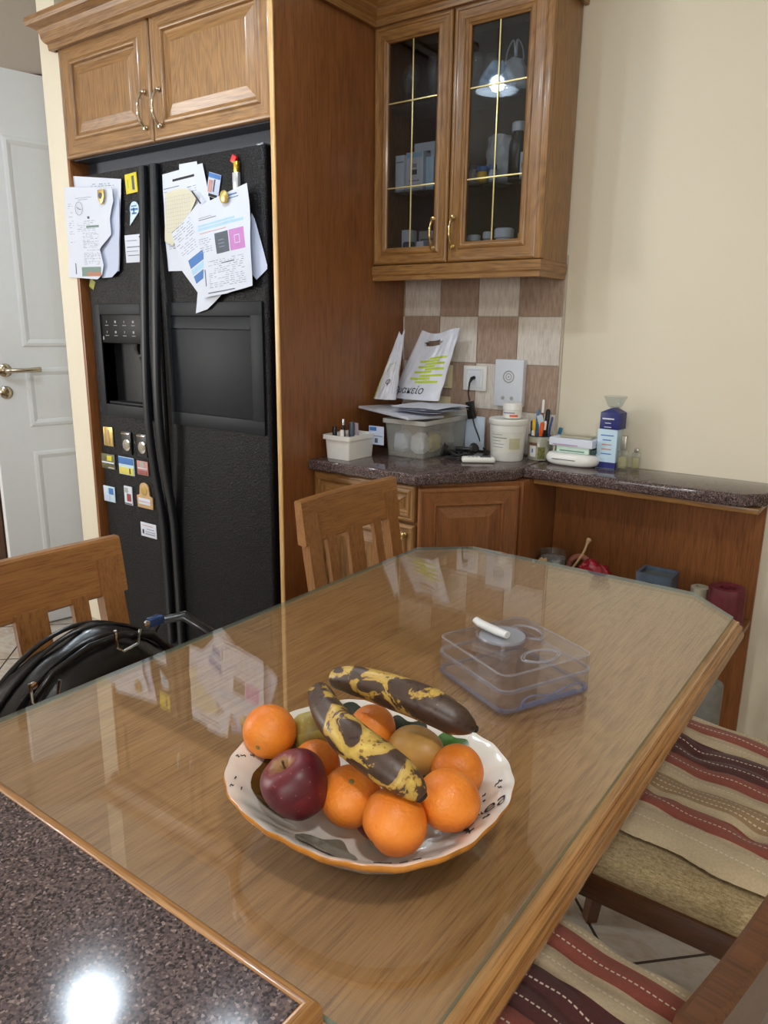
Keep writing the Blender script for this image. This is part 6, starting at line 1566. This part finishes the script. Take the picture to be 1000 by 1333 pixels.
def film_bag(label, c, w_, h_, seed, handles):
    t = thing('plastic_bag', label, 'bag', c)
    q = MB()
    def fn(u, v):
        a = 2 * PI * u; k = 1 - 0.35 * v + 0.12 * math.sin(v * 4 + seed)
        n_ = noise.noise(Vector((math.cos(a) * 1.5 + seed, math.sin(a) * 1.5, v * 4))) * 0.25
        return Vector((c[0] + math.cos(a) * w_ / 2 * k * (1 + n_), c[1] + math.sin(a) * 0.028 * k * (1 + n_), c[2] + v * h_ + 0.003 * math.sin(3 * a)))
    q.grid(fn, 30, 16, closed_u=True); bmesh.ops.holes_fill(q.b, edges=[e for e in q.b.edges if e.is_boundary and e.verts[0].co.z < c[2] + 0.02]); build('film', q, BAGP, t, angle=60)
    if handles:
        for s_ in (-1, 1):
            q = MB(); q.tube(spline([(c[0] + s_ * w_ * 0.28, c[1], c[2] + h_ * 0.95), (c[0] + s_ * w_ * 0.22, c[1], c[2] + h_ * 1.35), (c[0] + s_ * w_ * 0.06, c[1], c[2] + h_ * 1.6), (c[0] + s_ * w_ * 0.02, c[1] + 0.004, c[2] + h_ * 1.1)], 5), 0.004, 8, flat=0.5); build('bag_handle', q, BAGP, t)
film_bag('translucent plastic bag with looped handles on the top shelf, right glass door', (-1.130, 2.19, S2), 0.105, 0.085, 1, True)
film_bag('translucent plastic bag of medicines on the middle shelf, right glass door', (-1.185, 2.225, S1), 0.110, 0.140, 4, False)
def goblet(label, x, y, z, k=1.0, group='stemmed glasses on the top shelf'):
    t = thing('wine_glass', label, 'glass', (x, y, z), group=group)
    q = MB(); q.lathe([(0, 0), (0.024 * k, 0), (0.024 * k, 0.0015), (0.004, 0.004), (0.0032, 0.045 * k), (0.012 * k, 0.055 * k), (0.022 * k, 0.075 * k), (0.023 * k, 0.095 * k), (0.019 * k, 0.118 * k), (0.018 * k, 0.117 * k), (0.021 * k, 0.095 * k), (0.020 * k, 0.076 * k), (0.010 * k, 0.058 * k), (0, 0.055 * k)], (x, y, z), 24); build('glass', q, CLEAR, t)
goblet('leftmost stemmed glass on the top cabinet shelf', -1.515, 2.20, S2)
goblet('stemmed glass left of the brass bar, top shelf of the left door', -1.470, 2.16, S2)
goblet('stemmed glass at the rear right of the left glass door', -1.430, 2.22, S2)
goblet('tall stemmed glass near the stile of the left glass door', -1.395, 2.17, S2, 1.1)
goblet('stemmed glass at the left edge of the right glass door', -1.255, 2.18, S2)
goblet('stemmed glass left of the bag, right glass door', -1.215, 2.21, S2)
q = MB(); q.lathe([(0, 0), (0.030, 0), (0.050, 0.012), (0.062, 0.026), (0.060, 0.026), (0.046, 0.014), (0, 0.004)], (-1.430, 2.205, S1 + 0.165), 36)
q.b.free()

# ================================================================ THINGS IN THE OPEN SHELF UNIT
SZ = 0.459
t = thing('glass_jar', 'round clear glass jar full of silvery things on the shelf behind the table', 'jar', (-0.905, 2.19, SZ))
q = MB(); q.lathe([(0, 0), (0.040, 0), (0.044, 0.004), (0.044, 0.122), (0.042, 0.122), (0.042, 0.006), (0, 0.006)], (-0.905, 2.19, SZ), 36); build('jar_glass', q, CLEAR, t)
q = MB(); q.lathe([(0, 0.007), (0.040, 0.007), (0.040, 0.102), (0, 0.108)], (-0.905, 2.19, SZ), 28); build('silvery_filling', q, plain('silvery_foil', (190, 205, 214), 0.25, 0.6, var=0.4, vscale=60), t)
crumple('cord_bundle', 'pale crumpled cord bundle at the left end of the shelf', (-0.915, 2.135, SZ + 0.052), (0.018, 0.014, 0.056), TWINE, 'cord', 4)
t = thing('straw_ring', 'round reddish woven ring with a straw cord standing on the shelf', 'ring', (-0.825, 2.20, SZ))
q = MB(); q.tube([(-0.825 + 0.040 * math.cos(a), 2.225, SZ + 0.062 + 0.048 * math.sin(a)) for a in [2 * PI * i / 30 for i in range(30)]], 0.010, 10, closed=True); build('ring', q, plain('faded_red_straw', (168, 104, 88), 0.8, var=0.2), t)
q = MB(); q.tube(spline([(-0.858, 2.205, SZ + 0.055), (-0.835, 2.200, SZ + 0.085), (-0.810, 2.200, SZ + 0.130), (-0.798, 2.200, SZ + 0.168), (-0.792, 2.2, SZ + 0.182)], 4), [0.004] * 12 + [0.005, 0.007, 0.008, 0.008, 0.005], 8); build('straw_cord', q, TWINE, t)
crumple('cloth_bundle', 'dark red folded cloth on the shelf behind the table', (-0.762, 2.175, SZ + 0.056), (0.050, 0.032, 0.061), DRED, 'cloth', 7)
q = MB(); q.lathe([(0, 0), (0.030, 0), (0.032, 0.003), (0.030, 0.06), (0.022, 0.066), (0, 0.064)], (-0.678, 2.17, SZ), 24); single('candle', q, plain('ivory_wax', (190, 180, 150), 0.5), 'small ivory candle hidden between red cloth and blue box', 'candle', (-0.678, 2.17, SZ))
t = thing('wooden_box', 'dusty blue wooden box with an open top on the shelf', 'box', (-0.572, 2.19, SZ))
q = MB(); rect_shell(q, -0.625, -0.520, 2.145, 2.235, SZ, SZ + 0.122, 0.008); build('case', q, BLUEB, t)
q = MB(); q.b2(-0.617, -0.528, 2.153, 2.227, SZ + 0.100, SZ + 0.112, 0.002); build('grey_insert', q, plain('greenish_grey_insert', (96, 106, 104), 0.5), t)
q = MB(); q.b2(-0.585, -0.570, 2.1435, 2.1452, SZ + 0.085, SZ + 0.098); build('dark_hole', q, BLKP, t)
q = MB(); q.lathe([(0, 0), (0.026, 0), (0.026, 0.092), (0.022, 0.094), (0.012, 0.094), (0.012, 0.08), (0, 0.08)], (-0.455, 2.215, SZ), 28); single('ribbon_roll', q, plain('pale_khaki_roll', (176, 168, 148), 0.7), 'small pale khaki roll between the blue box and the maroon one', 'roll', (-0.455, 2.215, SZ))
t = thing('fabric_roll', 'wide maroon roll standing at the right end of the shelf', 'roll', (-0.376, 2.185, SZ))
def rollrf(a, z, r): return 1 + 0.035 * math.cos(8 * a)
q = MB(); q.lathe([(0.020, 0.02), (0.022, 0.115), (0.034, 0.122), (0.045, 0.119), (0.048, 0.110), (0.048, 0.006), (0.044, 0), (0.020, 0.0), (0.020, 0.02)], (-0.376, 2.18, SZ + 0.0005), 48, rf=rollrf, cap=False); build('wound_layers', q, MAR, t)
q = MB(); q.cyl((-0.376, 2.18, SZ + 0.001), 0.0195, 0.085, 24); build('core', q, plain('dark_core', (40, 20, 24), 0.7), t)
BZ_ = 0.0885
t = thing('storage_roll', 'grey roll with a white label standing on the bottom board', 'roll', (-0.405, 2.165, BZ_))
q = MB(); q.lathe([(0.016, 0.15), (0.018, 0.198), (0.028, 0.203), (0.040, 0.198), (0.042, 0.192), (0.042, 0.078)], (-0.392, 2.165, BZ_), 36, cap=False); q.lathe([(0, 0.07), (0.016, 0.07), (0.016, 0.16), (0.016, 0.16)], (-0.392, 2.165, BZ_), 24, cap=False); build('upper_roll', q, GREY, t)
q = MB(); q.lathe([(0, 0.0), (0.041, 0.0), (0.042, 0.004), (0.042, 0.074), (0.041, 0.077), (0, 0.077)], (-0.392, 2.165, BZ_), 36); build('lower_roll', q, plain('lighter_grey_roll', (152, 152, 152), 0.6), t)
curved_label((-0.392, 2.165, BZ_), 0.0425, 0.0425, 0.022, 0.062, R_(-100), R_(-60), PAPER, t); curved_label((-0.392, 2.165, BZ_), 0.0425, 0.0425, 0.032, 0.052, R_(-86), R_(-76), INK, t, 'printed_mark', 0.0012)
q = MB(); q.tube([(-0.47, 2.15, BZ_ + 0.018), (-0.455, 2.215, BZ_ + 0.018)], 0.018, 16); single('twine_roll', q, plain('ochre_twine', (150, 120, 60), 0.8, var=0.2, vscale=200), 'ochre roll lying left of the grey roll on the bottom board', 'roll', (-0.46, 2.18, BZ_))

# ================================================================ CEILING LAMPS
def ceiling_lamp(label, x, y, z):
    t = thing('ceiling_lamp', label, 'lamp', (x, y, 2.72), group='glass shaded ceiling lamps')
    q = MB(); q.cyl((x, y, z + 0.06), 0.006, 2.72 - z - 0.075, 10); q.lathe([(0, 2.72 - z), (0.05, 2.72 - z), (0.045, 2.70 - z), (0.01, 2.69 - z), (0, 2.69 - z)], (x, y, z), 24); build('stem', q, CHROME, t)
    q = MB(); q.lathe([(0.012, 0.10), (0.03, 0.095), (0.075, 0.03), (0.095, -0.02), (0.092, -0.02), (0.072, 0.03), (0.028, 0.09), (0.012, 0.095)], (x, y, z - 0.01), 36, cap=False); build('shade', q, thin_glass('frosted_shade_glass', (0.85, 0.9, 0.95), 0.15, opacity=0.5, body=(0.8, 0.85, 0.9)), t)
ceiling_lamp('glass shaded lamp hanging from the ceiling, nearer the refrigerator', -1.76, 0.97, 2.33)
ceiling_lamp('glass shaded lamp hanging from the ceiling over the left edge of the table', -1.30, 1.09, 2.33)
ceiling_lamp('glass shaded lamp hanging from the ceiling at the far left of the room', -2.70, 0.10, 2.45)
ceiling_lamp('added glass shaded lamp hanging out of view on the right, carrying the fill light', 0.40, -0.15, 2.42)  # unseen fixture, added to hold the worktop fill light
